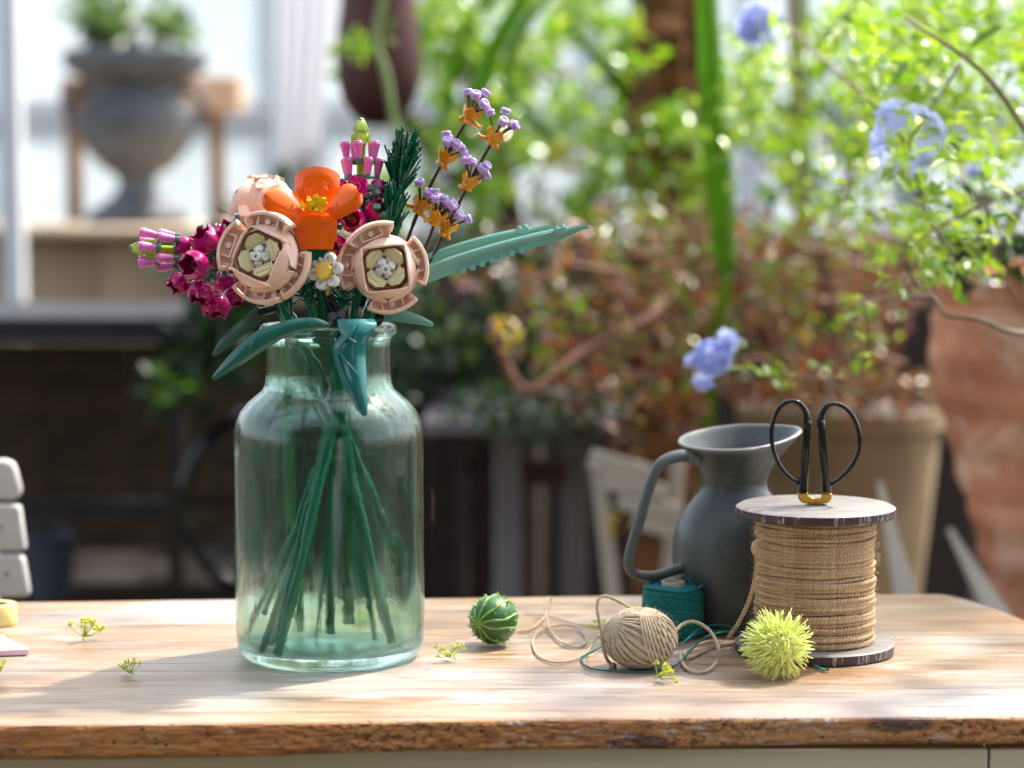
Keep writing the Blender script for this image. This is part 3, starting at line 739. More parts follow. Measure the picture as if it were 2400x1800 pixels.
cleaf('nearer of the two curved toy leaves drooping to the left of the jar neck', [c5(*q) for q in ((965, 195), (850, 155), (700, 162), (560, 200), (420, 250), (290, 350), (180, 460), (60, 610))],
      [c5(*q) for q in ((962, 222), (860, 235), (720, 262), (600, 310), (470, 390), (330, 480), (200, 560), (72, 630))], [-.06, -.063, -.064, -.064, -.064, -.064, -.062, -.058], .005, DTEAL,
      P3((780, 740, -.05), (775, 770, -.03), (790, 900, -.01))+[base(770, 1200, .0)], ridges=[[c5(345, 400)+(-.07,), c5(380, 330)+(-.072,), c5(450, 245)+(-.07,)]])
OTEAL = plastic('olive_teal_plastic', rgb(70, 104, 88), .22)
cleaf('farther, greyer curved toy leaf drooping to the left of the jar neck', [c5(*q) for q in ((415, 55), (320, 130), (210, 230), (120, 330), (60, 435))],
      [c5(*q) for q in ((460, 130), (400, 210), (300, 280), (190, 370), (74, 448))], [.0, -.0, -.005, -.008, -.01], .004, OTEAL,
      P3((606, 732, .0), (648, 722, .0), (760, 900, 0))+[base(780, 1180, .03)])
cleaf('pale teal curved toy leaf pointing right beside the jar rim', [(905, 722), (945, 727), (985, 741), (1015, 757)], [(900, 752), (935, 754), (980, 760), (1014, 765)], [.0, -.005, -.01, -.012], .003, LTEAL,
      P3((898, 740, .0), (876, 745, .0), (850, 860, 0))+[base(840, 1180, .03)])
# dark sleeves of the stems in the jar mouth
for (a, b, r, lab) in (((640, 735, .0), (690, 722, .0), .0028, 'left'), ):
    pass

# loose green fillers and thin crossing stems pushed in between the flowers
def filler(label, pts, bpx, r, mat, tufts, bY=None):
    st = P3(*pts)+[base(bpx[0], bpx[1], bY)]
    t = thing('toy_filler_stem', label, 'toy stem', st[-1], 'plain toy stems filling the bouquet')
    stem_part(t, st, r, mat)
    a = st[0]; d = (st[0]-st[1]).normalized()
    for k in range(tufts):
        M = T(a-d*.006*k) @ look(d, R.uniform(0, 6)) @ SC(s0)
        add('whorl', whm, None, t, M)
mb = MB()
for k in range(5): mb.shell(lambda u, v: (6+26*v, (u-.5)*15*(1-v**2)+.01, 14*v*v+3*(1-(2*u-1)**2)), 4, 5, 3, RZ(72*k)); mb.box((8, 0, -2), (12, 7, 8), RZ(72*k+36))
mb.cyl((0, 0, -8), (0, 0, 8), 9, n=12)
whm = mb.mesh('green_whorl', 40); whm.materials.append(DGREEN)
filler('green toy filler stem with whorls just right of the left open peony', [(704, 655, -.03), (728, 730, -.02), (790, 930, 0)], (880, 1505), .0019, STEMG, 3)
filler('green toy filler stem with whorls directly under the orange poppy', [(722, 668, -.01), (745, 740, -.01), (785, 950, .01)], (660, 1500), .0019, STEML, 3)
filler('green toy filler stem with whorls under the small daisy', [(806, 690, -.03), (800, 745, -.02), (800, 950, 0)], (740, 1500), .0018, STEMG, 2)
filler('green toy filler stem behind the right open peony', [(850, 700, .02), (850, 760, .01), (800, 980, .01)], (560, 1500), .0018, STEMG, 2)
filler('light green toy filler stem at the left of the jar mouth', [(668, 700, .01), (676, 770, .01), (760, 980, .0)], (900, 1400), .0018, STEML, 2, .03)
filler('green toy filler stem between lavender and right peony', [(905, 640, .01), (868, 740, .01), (790, 970, .02)], (620, 1440), .0018, STEMG, 3, -.02)
# ================================================================ JUG
def glaze():
    n = N('speckled_blue_grey_glaze'); f = n.noise(11, 6, rough=.7); sp = n.noise(110, 5, rough=.85)
    c = n.ramp(f, [(.3, rgb(52, 58, 58)), (.7, rgb(78, 84, 82))])
    c = n.mix(n.ramp(sp, [(.55, BW(0)), (.68, BW(.7))]), c, rgb(44, 36, 30)); c = n.mix(n.ramp(n.noise(220, 3, rough=.8), [(.6, BW(0)), (.7, BW(.3))]), c, rgb(120, 126, 124))
    g = n.n('NewGeometry'); pt = n.ramp(g.outputs['Pointiness'], [(.52, BW(0)), (.6, BW(.7))])
    c = n.mix(n.ramp(n.noise(5, 6, rough=.75, dist=.8), [(.5, BW(0)), (.66, BW(.55))]), c, rgb(112, 114, 108)); c = n.mix(pt, c, rgb(150, 146, 142))
    return n.done(n.pbr(c, n.ramp(sp, [(.3, BW(.3)), (.7, BW(.5))]), n.bump(sp, .2, .0006)))
JG = glaze(); JY = G(1722, 1470).y; js = S(JY)
jug = thing('ceramic_jug', 'grey-blue stoneware jug with pouring lip and long angular handle behind the spools', 'jug', G(1722, 1476))
def jug_body():
    rings = [(1478, 1625, 1818), (1470, 1615, 1828), (1440, 1602, 1842), (1380, 1585, 1858), (1310, 1576, 1866), (1260, 1578, 1863), (1225, 1587, 1853), (1190, 1607, 1834), (1165, 1627, 1815), (1148, 1642, 1800), (1128, 1645, 1796), (1105, 1638, 1806), (1080, 1627, 1824), (1055, 1611, 1850), (1038, 1598, 1868), (1026, 1589, 1880)]
    n = 56; mb = MB(); vs = []
    def ring(py, l, r, off, zo=0):
        z = W(1722, py, JY).z+zo; cx = (l+r)/2; rx = (r-l)/2-off; k = max(0, min(1, (1130-py)/100))
        for i in range(n):
            a = 2*pi*i/n; ca, sa = math.cos(a), math.sin(a)
            ry = (rx*(1-.0*k))*(1-.42*k*max(0, ca)**1.6)*(1-.1*k)
            zz = z + k*(ca*.0035 + sa*.005 + .0025*max(0, ca)**3)
            p = W(cx+rx*ca, py, JY); vs.append((p.x, JY+ry*sa*js, zz))
    for q in rings: ring(*q, 0)
    ring(1022, 1591, 1878, 1); ring(1022, 1591, 1878, 6)
    for q in rings[::-1]:
        if q[0] > 1100 and q[0] < 1400 or q[0] < 1100: ring(*q, 13)
    m = len(vs)//n
    fs = [(i*n+k, i*n+(k+1)%n, (i+1)*n+(k+1)%n, (i+1)*n+k) for i in range(m-1) for k in range(n)]
    fs += [tuple(range(n-1, -1, -1)), tuple((m-1)*n+k for k in range(n))]
    return mb.add(vs, fs)
add('jug_body', jug_body(), JG, jug, ang=70)
hp = spline(P3((1640, 1075, JY), (1606, 1068, JY), (1572, 1074, JY-.002), (1545, 1092, JY-.004), (1524, 1135, JY-.005), (1500, 1215, JY-.006), (1478, 1290, JY-.006), (1474, 1325, JY-.006), (1490, 1346, JY-.005), (1530, 1350, JY-.003), (1568, 1341, JY), (1600, 1330, JY), (1625, 1325, JY)), 6)
hr = [js*(17-3.5*math.sin(pi*i/len(hp))+(3 if i < 5 or i > len(hp)-6 else 0)) for i in range(len(hp))]
add('jug_handle', MB().tube(hp, hr, 14, flat=.72), JG, jug, ang=180)
# ================================================================ ROPE SPOOL
SY = G(1908, 1526).y; SX = G(1908, 1526).x; ss = S(SY)
def spool_wood():
    n = N('weathered_spool_wood'); g = n.noise(16, 7, (1, 9, 1), .65); 
    c = n.ramp(g, [(.3, rgb(112, 104, 98)), (.7, rgb(150, 144, 138))])
    geo = n.n('NewGeometry'); sx = n.n('SeparateXYZ'); n.l(geo.outputs['Normal'], sx.inputs[0])
    side = n.ramp(sx.outputs[2], [(.55, BW(1)), (.8, BW(0))])
    sc_ = n.ramp(n.noise(60, 6, (2, 2, .6), .8), [(.54, BW(0)), (.62, BW(.85))])
    d = n.mix(sc_, n.ramp(g, [(.3, rgb(40, 26, 26)), (.7, rgb(78, 54, 50))]), rgb(186, 178, 178))
    return n.done(n.pbr(n.mix(side, c, d), .55, n.bump(g, .35, .001)))
SW = spool_wood(); JUT = rough_mat('packed_jute', rgb(140, 108, 74), rgb(104, 78, 50), 60, .9)
spool = thing('rope_spool', 'tall wooden spool wound with jute rope, scissors standing on its disc', 'rope spool', (SX, SY, 0))
zt = W(1908, 1182, SY).z; zb = .0085
rd = 188*ss
add('bottom_disc', MB().lathe([(0, 0), (rd-.001, 0), (rd+.0, .0012), (rd, zb-.0012), (rd-.0015, zb), (0, zb)], 64, T((SX, SY, 0))), SW, spool)
add('top_disc', MB().lathe([(0, zt-.0085), (rd-.001, zt-.0085), (rd, zt-.0073), (rd, zt-.002), (rd-.0035, zt), (.008, zt), (.0078, zt-.004), (0, zt-.004)], 64, T((SX, SY, 0))), SW, spool)
add('barrel', MB().cyl((SX, SY, zb), (SX, SY, zt-.0086), .043, n=48), JUT, spool)
def jute(name, a, b, c2, sc_=300):
    n = N(name); f = n.noise(22, 5, (1, 1, 1)); fi = n.noise(sc_, 3, rough=.7)
    c = n.ramp(f, [(.3, a), (.7, b)]); c = n.mix(n.ramp(fi, [(.4, BW(0)), (.75, BW(.6))]), c, c2)
    return n.done(n.pbr(c, .85, n.bump(fi, .6, .0006), Specular_IOR_Level=.25))
JU = jute('jute_fibre', rgb(182, 148, 108), rgb(216, 190, 152), rgb(122, 94, 62))
TW = jute('beige_twine_fibre', rgb(182, 164, 136), rgb(212, 198, 172), rgb(130, 110, 84))
TT = jute('teal_thread_fibre', rgb(22, 108, 108), rgb(48, 140, 134), rgb(6, 60, 64), 400)
nr = 34; h0, h1 = zb+.0018, zt-.0105
for i in range(nr):
    z0 = h0+(h1-h0)*i/(nr-1); ph0 = R.uniform(0, 6); Rr = .0435+R.uniform(-.0008, .001)+ (.0007 if i % 3 else 0); ti = R.uniform(-.0016, .0016); ta = R.uniform(0, 6)
    mb = MB()
    for sgn in (0, pi):
        pts = []
        n_ = 260
        for k in range(n_):
            a = 2*pi*k/n_; tw = a*46+sgn+ph0
            r = Rr+.0006*math.sin(a*3+ph0)+.00085*math.cos(tw); z = z0+ti*math.cos(a+ta)+.0003*math.sin(5*a+i)+.00085*math.sin(tw)
            pts.append((SX+r*math.cos(a), SY+r*math.sin(a), z))
        mb.tube(pts, .00125, 6, closed=True)
    add('rope_coil', mb, JU, spool, ang=180)
mb = MB()
for i in range(1500):
    a = R.uniform(0, 2*pi); z = R.uniform(h0, h1); p = Vector((SX+.0455*math.cos(a), SY+.0455*math.sin(a), z))
    d = Vector((math.cos(a), math.sin(a), R.uniform(-.8, .8)))*R.uniform(.001, .0055); t_ = Vector((-math.sin(a), math.cos(a), 0))*R.uniform(-.006, .006)
    mb.tube([p, p+d*.7+t_*.5, p+d+t_], .00009, 3)
add('rope_fuzz', mb, TW, spool, kind='stuff', ang=180)
# loose rope end
def ropeline(pts, r, plies=2, tw=900, n=6, sub=14):
    path = spline(pts, sub); o = [path[0]]
    for a, b in zip(path, path[1:]):
        k = max(1, int((b-a).length/.0009))
        for i in range(1, k+1): o.append(a.lerp(b, i/k))
    mb = MB(); L = [0]
    for i in range(1, len(o)): L.append(L[-1]+(o[i]-o[i-1]).length)
    for s in range(plies):
        q = []
        for i, p in enumerate(o):
            t = (o[min(i+1, len(o)-1)]-o[max(i-1, 0)]).normalized(); u = t.cross(Vector((.31, .2, .93))).normalized(); v = t.cross(u)
            a = L[i]*tw+s*2*pi/plies; q.append(p+(u*math.cos(a)+v*math.sin(a))*r*.48)
        mb.tube(q, r*.62, n)
    return mb
c3 = lambda x, y: (1420+x/2.304, 920+y/2.304)
c2 = lambda x, y: (1040+x/3.16, 1350+y/3.16)
rp = [W(*c3(842, 800), SY-.036), W(*c3(806, 812), SY-.044), W(*c3(796, 850), SY-.047), W(*c3(814, 905), SY-.047), W(*c3(802, 1020), SY-.044), W(*c3(770, 1130), SY-.04), W(*c3(718, 1240), SY-.032), W(*c3(664, 1322), SY-.02)]
add('rope_end', ropeline(rp, .0017), JU, spool, ang=180)
jt = thing('jute_tail', 'loose fuzzy jute strand lying on the table between teal thread and spiky green ball', 'string', G(1660, 1515))
add('strand', ropeline([G(*c3(742, 1342), .003), G(*c3(690, 1352), .002), G(*c3(620, 1362), .002), G(*c3(540, 1384), .002), G(*c3(470, 1412), .002), G(*c3(436, 1440), .002)], .0015), JU, jt, ang=180)
add('strand', ropeline([G(*c3(735, 1350), .002), G(*c3(640, 1345), .003), G(*c3(560, 1345), .004), G(*c3(480, 1372), .003), G(*c3(436, 1400), .002)], .0012), TW, jt, ang=180)
mb = MB()
for i in range(170):
    p = G(*c3(R.uniform(440, 720), R.uniform(1345, 1420)), .002); 
    d = Vector((R.uniform(-1, 1), R.uniform(-.6, .6), R.uniform(0, .9)))*.006
    mb.tube([p, p+d*.6+Vector((0, 0, .001)), p+d], .00007, 3)
add('loose_fibres', mb, TW, jt, kind='stuff', ang=180)
# ================================================================ SCISSORS
SCB = plastic('black_lacquer', rgb(16, 14, 16), .22)
nb = N('gold_steel'); BR = nb.done(nb.pbr(rgb(190, 148, 60), .28, Metallic=1.))
sy = SY-.004; q = S(sy)
sciss = thing('garden_scissors', 'black-handled bonsai scissors standing upright in the top of the rope spool', 'scissors', (W(1908, 1180, sy).x, sy, zt))
def hp3(pts, r, **k): return MB().tube(spline([W(x, y, sy+dy) for x, y, dy in pts], 8), r, 12, **k)
def bar(a, b, wa, wb, d0=0):     # tapered shaft
    A, B = W(*a, sy+d0), W(*b, sy+d0); return MB().tube([A, A.lerp(B, .06), B], [wa*q*.92, wa*q, wb*q], 12)
def bow(pts, n=10): return spline([W(x, y, sy) for x, y in pts], 8)
L = bow([(1892, 1002), (1890, 972), (1878, 950), (1862, 941), (1843, 944), (1824, 960), (1812, 987), (1808, 1016), (1811, 1046), (1822, 1080), (1842, 1110), (1874, 1136)])
Rr_ = bow([(1924, 1004), (1924, 976), (1936, 954), (1954, 947), (1975, 952), (1995, 970), (2010, 1000), (2015, 1034), (2008, 1068), (1990, 1100), (1966, 1124), (1942, 1139)])
for path, sh, nm in ((L, ((1893, 985), (1881, 1153)), 'l'), (Rr_, ((1924, 985), (1937, 1153)), 'r')):
    m = len(path)
    rad = [q*(9.5-5.2*min(1, i/(m*.32))) if i < m*.32 else q*(4.6+1.0*math.sin((i/m)*pi)) for i in range(m)]
    h = add('handle', MB().tube(path, rad, 12), SCB, sciss, ang=180)
    add('shaft', bar(sh[0], sh[1], 9.5, 12.5), SCB, sciss, ang=180)
mb = MB().prism([((x-1908)*q, (1180-y)*q) for x, y in ((1868, 1150), (1893, 1150), (1894, 1158), (1905, 1163), (1925, 1163), (1926, 1152), (1950, 1152), (1948, 1166), (1940, 1175), (1880, 1175), (1871, 1166))], .005, T((W(1908, 1180, sy).x, sy, zt)))
add('blade_bow', mb, BR, sciss, bevel=.0008)
mb = MB()
for x, dx in ((1900, 3), (1918, -3)): mb.box((W(x, 1180, sy).x, SY-.001, zt-.0215), (.004, .0016, .045), None, .9)
add('blade', mb, BR, sciss)
# ================================================================ THREAD SPOOL
TYy = G(1577, 1490).y; ts = S(TYy); TC = W(1577, 1490, TYy); TC.z = 0; tz = W(1577, 1372, TYy).z
th = thing('teal_thread_spool', 'spool of dark teal thread beside the jug handle, behind the twine ball', 'thread spool', TC)
add('cardboard_core', MB().lathe([(.0, .0), (28*ts, 0), (28*ts, tz+.003), (27*ts, tz+.0035), (22*ts, tz+.0035), (21*ts, tz+.002), (20*ts, tz-.02), (0, tz-.02)], 28, T(TC)), rough_mat('grey_card', rgb(176, 166, 150), rgb(150, 140, 126), 60, .8, .2, .0003), th)
def bod(z): k = z/tz; return (70+3*math.sin(pi*k))*ts*(1-.1*max(0, k-.93)/.07)*(1-.03*max(0, .05-k)/.05)
add('thread_body', MB().lathe([(24*ts, .001)]+[(bod(tz*i/12)-.0004, .001+(tz-.002)*i/12) for i in range(13)]+[(24*ts, tz-.0005)], 40, T(TC)), TT, th)
mb = MB()
for i in range(64):
    up = (i//9) % 2; zc = .003+(tz-.006)*i/63; tilt = (.0068 if up else -.0068)*R.uniform(.5, 1.15); a0 = (2.6 if up else -.6)+R.uniform(-.15, .15)
    pts = []
    for k in range(56):
        a = 2*pi*k/56; z = min(tz-.0012, max(.001, zc+tilt*math.sin(a-a0))); r = bod(z)+.0001*R.random(); pts.append((TC.x+r*math.cos(a), TC.y+r*math.sin(a), z))
    mb.tube(pts, .00048, 5, closed=True)
add('thread_winding', mb, TT, th, kind='stuff', ang=180)
mb = MB()
for i in range(16):
    pts = []; 
    for k in range(40): a = 2*pi*k/40; r = (26+44*i/15)*ts; pts.append((TC.x+r*math.cos(a), TC.y+r*math.sin(a), tz-.0005+.0008*math.sin(3*a+i)))
    mb.tube(pts, .0006, 5, closed=True)
add('thread_top', mb, TT, th, kind='stuff', ang=180)
kn = W(1612, 1362, TYy); add('thread_knot', ropeline([kn, kn+Vector((.004, .0, .004)), kn+Vector((.008, .002, -.001)), kn+Vector((.003, .0, -.001)), kn+Vector((-.004, .001, .005))], .0006), TT, th, ang=180)
# ================================================================ TWINE BALL
BY = rest_y(1500, 1495, 71); bs = S(BY); BC = W(1500, 1495, BY); BC.z = 71*bs
tb = thing('twine_ball', 'round ball of beige linen twine with a dented top, loops trailing around it', 'twine ball', (BC.x, BC.y, 0))
EL = Vector((86, 84, 70))*bs
def surf(d, k=1.):
    r = 1/math.sqrt((d.x/EL.x)**2+(d.y/EL.y)**2+(d.z/EL.z)**2)
    dent = max(0, 1-((d-Vector((.18, -.1, .97)).normalized()).length/.55)**2); return BC+d*r*k*(1-.16*dent)
bc = MB(); bc.ball((0, 0, 0), (1, 1, 1), 32, 20); bc.v = [tuple(surf(Vector(v).normalized(), .965)) for v in bc.v]
add('ball_core', bc, TW, tb, ang=180)
def wrap(ax, off, r=.00118, k0=1., wob=.0):
    fr = look(ax); pts = []; n_ = 110; ph = R.uniform(0, 6)
    for k in range(n_):
        a = 2*pi*k/n_; c = off+wob*math.sin(2*a+ph); s = math.sqrt(max(.0, 1-c*c))
        d = fr.to_3x3() @ Vector((s*math.cos(a), s*math.sin(a), c)); pts.append(surf(d.normalized(), k0))
    mb = MB(); 
    for sg in (0, pi):
        q_ = []
        for k, p in enumerate(pts):
            o_ = (p-BC).normalized(); t_ = (pts[(k+1) % n_]-pts[k-1]).normalized(); u = t_.cross(o_); a = k*2*pi/n_*34+sg
            q_.append(p+(u*math.cos(a)+o_*math.sin(a))*r*.35)
        mb.tube(q_, r*.72, 5, closed=True)
    return mb
pole = Vector((-.86, -.35, .42)).normalized(); fp = look(pole).to_3x3()
for i in range(27):
    a = pi*i/27; ax = fp @ Vector((math.cos(a), math.sin(a), R.uniform(-.16, -.08))); add('strand', wrap(ax.normalized(), R.uniform(.03, .1)*(1 if i % 2 else -1), .0012, 1.+R.uniform(-.006, .012)), TW, tb, ang=180)
for i in range(9):
    ax = Vector((.93-.05*i, -.2+.03*i, .25)).normalized(); add('strand', wrap(ax, .3+.065*i, .0012, 1.02), TW, tb, ang=180)
for i in range(5): add('strand', wrap(Vector((.25, -.25+.12*i, 1)).normalized(), -.72-.03*i, .0012, 1.0), TW, tb, ang=180)
mb = MB()
for i in range(420):
    d_ = Vector((R.gauss(0, 1), R.gauss(0, 1), R.gauss(0, 1))).normalized(); q0 = surf(d_, 1.02); e_ = (d_+Vector((R.gauss(0, .7), R.gauss(0, .7), R.gauss(0, .7)))).normalized()*R.uniform(.002, .006)
    mb.tube([q0, q0+e_*.5+Vector((0, 0, .0004)), q0+e_], .00006, 3)
add('twine_fuzz', mb, TW, tb, kind='stuff', ang=180)
# loose twine
def Wb(x, y, Y): return W(*c2(x, y), Y)
lt = thing('loose_twine', 'beige twine thrown in thin loops from the ball to the striped green fruit', 'string', G(1290, 1530))
Z0 = .0011
def loop(pts, r=.0011): return ropeline([G(*c2(x, y), z) for x, y, z in pts], r, tw=1500, n=5)
add('strand', loop([(1185, 455, .02), (1150, 442, .016), (1120, 480, .009), (1060, 562, .003), (960, 620, Z0), (820, 640, Z0), (700, 590, Z0), (660, 500, Z0), (690, 430, Z0), (780, 382, .002), (900, 363, .003), (1000, 390, .002), (1056, 470, Z0), (1030, 514, Z0), (960, 522, .002), (860, 480, .002), (790, 400, .003), (757, 300, .006), (746, 225, .012), (762, 172, .016), (794, 165, .014), (788, 225, .008), (748, 300, .002), (690, 365, Z0), (620, 403, Z0), (545, 413, Z0)], .0009), TW, lt, ang=180)
add('strand', loop([(540, 300, Z0), (580, 284, Z0), (660, 286, Z0), (750, 293, .002), (900, 330, Z0), (1010, 358, Z0), (1150, 372, Z0), (1280, 380, Z0)], .0009), TW, lt, ang=180)
lf = thing('twine_loop', 'thicker beige twine loop wrapped over the front and right of the twine ball', 'string', G(1620, 1560))
add('strand', ropeline([Wb(1420, 262, -.03), Wb(1385, 242, -.035), Wb(1290, 185, -.045), Wb(1200, 150, -.055), Wb(1150, 170, -.06), Wb(1138, 240, -.063), Wb(1150, 320, -.065), Wb(1168, 420, -.067), Wb(1180, 520, -.067), Wb(1205, 610, -.064), Wb(1245, 662, -.06)], .0014, tw=1200), TW, lf, ang=180)
add('strand', ropeline([Wb(1150, 445, -.064), Wb(1185, 455, -.067), Wb(1230, 515, -.07), Wb(1300, 600, -.072), Wb(1390, 655, -.071), Wb(1470, 678, -.069), Wb(1540, 655, -.067), Wb(1600, 580, -.066), Wb(1660, 490, -.063), Wb(1710, 415, -.058), Wb(1770, 358, -.05), Wb(1840, 338, -.045), Wb(1920, 365, -.045), Wb(1990, 430, -.05), Wb(2032, 530, -.06)]+
    [G(*c2(x, y), z) for x, y, z in ((2022, 620, .004), (1985, 680, .0014), (1920, 712, .0014), (1850, 708, .0014), (1785, 672, .0014), (1758, 610, .002), (1772, 568, .003), (1800, 590, .003), (1830, 600, .002), (1900, 570, .0014), (1990, 530, .0014), (2100, 500, .0014), (2230, 478, .0014))], .0014, tw=1200), TW, lf, ang=180)
add('knot', MB().ball(Wb(1252, 664, -.062), (.003, .003, .0026), 10, 6), JU, lf)
tt = thing('teal_string', 'thin dark teal thread curling in front of the twine ball and behind its loop', 'thread', G(1460, 1570))
add('strand', ropeline([G(*c2(x, y), z) for x, y, z in ((1175, 515, .006), (1120, 552, .004), (1078, 572, .002), (1025, 605, .001), (1022, 632, .0008), (1060, 672, .0008), (1140, 694, .0008), (1300, 706, .0008), (1460, 710, .0008), (1600, 704, .0008), (1700, 672, .001), (1770, 620, .003), (1850, 530, .006), (1940, 452, .009), (2040, 420, .01), (2130, 412, .008), (2240, 424, .004))], .0008, tw=1800, n=5), TT, tt, ang=180)
add('strand', ropeline([G(*c2(x, y), z) for x, y, z in ((1740, 520, .004), (1800, 470, .008), (1880, 400, .012), (1980, 368, .012), (2080, 366, .01), (2135, 385, .008), (2110, 412, .006), (1980, 410, .006), (1880, 425, .006), (1780, 490, .004))], .0007, tw=1800, n=5), TT, tt, ang=180)
tl = thing('teal_thread_end', 'frayed teal thread end poking out right of the spiky green ball', 'thread', G(1920, 1568))
add('strand', ropeline([G(1885, 1548, .0012), G(1905, 1558, .0012), G(1920, 1565, .0012), G(1932, 1572, .0012)], .001, tw=1500), TT, tl, ang=180)
mb = MB()
for i in range(14): p = G(1931, 1571, .001); mb.tube([p, p+Vector((.003+.001*R.random(), -.003+.0045*R.random(), .0018*R.random()))], .0003, 4)
add('frayed_tip', mb, TT, tl)
# ================================================================ STRIPED SPIKY FRUIT
def fruitmat(name, a, b, rough=.35, sss=.15):
    n = N(name); c = n.ramp(n.noise(40, 5), [(.3, a), (.7, b)])
    return n.done(n.pbr(c, rough, n.bump(n.noise(150, 4), .2, .0006), Subsurface_Weight=sss, Subsurface_Scale=.003, Subsurface_Radius=(.6, 1., .3)))
FY = rest_y(1157, 1452, 61); fs_ = S(FY); FC = W(1157, 1452, FY); FC.z = 61*fs_
fr = thing('spiky_fruit', 'small dark green striped spiky cucumber fruit resting right of the glass jar', 'fruit', (FC.x, FC.y, 0))
FM = T(FC) @ look((-.62, -.78, -.02), .3) @ SC(fs_)
FG = fruitmat('fruit_skin', rgb(34, 84, 40), rgb(60, 116, 52)); FS = fruitmat('fruit_stripe', rgb(120, 160, 66), rgb(150, 184, 92))
add('skin', MB().ball((0, 0, 0), (57, 57, 58), 40, 24), FG, fr, FM, ang=180)
for i in range(10):
    a0 = 2*pi*i/10+R.uniform(-.1, .1); pts = []; 
    for k in range(26):
        ph = pi*(.01+.94*k/25); r = 56.4+.6*math.sin(k); wv = a0+.06*math.sin(k*.5+i)
        pts.append((r*math.sin(ph)*math.cos(wv), r*math.sin(ph)*math.sin(wv), r*1.015*math.cos(ph)))
    add('stripe', MB().tube(pts, [2.+2.*math.sin(pi*k/25)*(.6+.4*math.sin(k*1.3+i)) for k in range(26)], 6), FS, fr, FM, ang=180)
mb = MB()
for i in range(110):
    d = Vector((R.gauss(0, 1), R.gauss(0, 1), R.gauss(0, 1))).normalized(); p = d*56; e = d*R.uniform(64, 69)+Vector((R.uniform(-2, 2), R.uniform(-2, 2), R.uniform(-2, 2)))
    mb.tube([p, p.lerp(e, .35), e], [3, 1.4, .3], 5)
add('prickles', mb, FS, fr, FM, kind='stuff', ang=60)
# ================================================================ CHARTREUSE SPINY BALL
CY = rest_y(1825, 1513, 79); cs = S(CY); CC = W(1825, 1514, CY); CC.z = 78*cs
ch = thing('spiny_seed_ball', 'yellow-green seed ball bristling with long soft spines, in front of the rope spool', 'seed pod', (CC.x, CC.y, 0))
SPM = fruitmat('chartreuse_spines', rgb(204, 214, 100), rgb(228, 234, 146), .42, .35)
CC = W(1825, 1513, CY); CM = T(CC) @ look((.25, -.95, .12)) @ SC(cs*1.06)
add('core', MB().ball((0, 0, 0), (46, 46, 46), 28, 18), SPM, ch, CM, ang=180)
mb = MB(); ga = pi*(3-math.sqrt(5)); n_ = 520
for i in range(n_):
    z = 1-2*(i+.5)/n_; r = math.sqrt(1-z*z); d = Vector((r*math.cos(ga*i), r*math.sin(ga*i), z)); d = (d+Vector((R.gauss(0, .11), R.gauss(0, .11), R.gauss(0, .11)))).normalized()
    L_ = R.choice((R.uniform(33, 49), R.uniform(24, 44)))*(.35+.65*min(1, (1-z)*1.3)); tv = d.cross(Vector((R.gauss(0, 1), R.gauss(0, 1), R.gauss(0, 1)))).normalized()*R.uniform(1, 8)+Vector((0, 0, -4))*(r)
    p = d*43; mb.tube([p, p+d*L_*.22, p+d*L_*.6+tv*.35, p+d*L_*.85+tv, p+d*L_+tv*R.uniform(1.2, 2.)], [4.6, 2.4, 1.5, 1.2, .4], 6)
add('spines', mb, SPM, ch, CM, kind='stuff', ang=180)
# ================================================================ DILL SPRIGS
DL = fruitmat('dill_green', rgb(120, 150, 36), rgb(176, 192, 60), .5, .2); DB = fruitmat('dill_bud', rgb(206, 208, 40), rgb(232, 228, 80), .5, .2)
def dill(px, py, wpx, label, seed, lean=0.):
    rr = random.Random(seed); p0 = G(px, py, .001); s = S(p0.y)*wpx/48
    t = thing('dill_sprig', label, 'herb sprig', p0, 'dill flower sprigs scattered on the table'); F = T(p0) @ RZ(seed*67) @ RY(lean+rr.uniform(10, 52)) @ SC(s)
    stt = MB().tube([(-6, -4, 0), (-2, 0, 2), (0, 0, 6)], [1.6, 1.3, 1.1], 6); bd = MB()
    for k in range(11):
        a = rr.uniform(0, 2*pi); sp = rr.uniform(.15, 1.); e = Vector((27*sp*math.cos(a), 27*sp*math.sin(a), 10+17*(1-sp*.65)+rr.uniform(-3, 4)))
        stt.tube([(0, 0, 5), e*.5+Vector((0, 0, 1)), e], [.9, .8, .7], 5)
        for m in range(rr.randint(5, 8)):
            b = rr.uniform(0, 2*pi); e2 = e+Vector((rr.uniform(2, 7)*math.cos(b), rr.uniform(2, 7)*math.sin(b), rr.uniform(2, 8)))
            stt.tube([e, e2], .45, 4); bd.ball(tuple(e2), (1.5, 1.5, 2.2), 6, 4)
    add('stalk', stt, DL, t, F, ang=180); add('buds', bd, DB, t, F, kind='stuff', ang=180)
dill(196, 1500, 78, 'blurred dill sprig at the back left of the table, behind the other left sprig', 1)
dill(308, 1582, 56, 'small dill sprig on the pale wood midway between notebook and jar', 2, -10)
dill(-6, 1590, 60, 'dill sprig cut off by the left edge below the pink notebook', 3, 5)
dill(1050, 1543, 62, 'dill sprig lying between the glass jar and the striped fruit', 4, 18)
dill(1540, 1592, 66, 'dill sprig in front of the twine ball', 5, 5)
dill(850, 1480, 66, 'dill sprig seen through the glass jar', 6)
dill(1405, 1478, 40, 'dill sprig half hidden behind the left of the twine ball', 8)
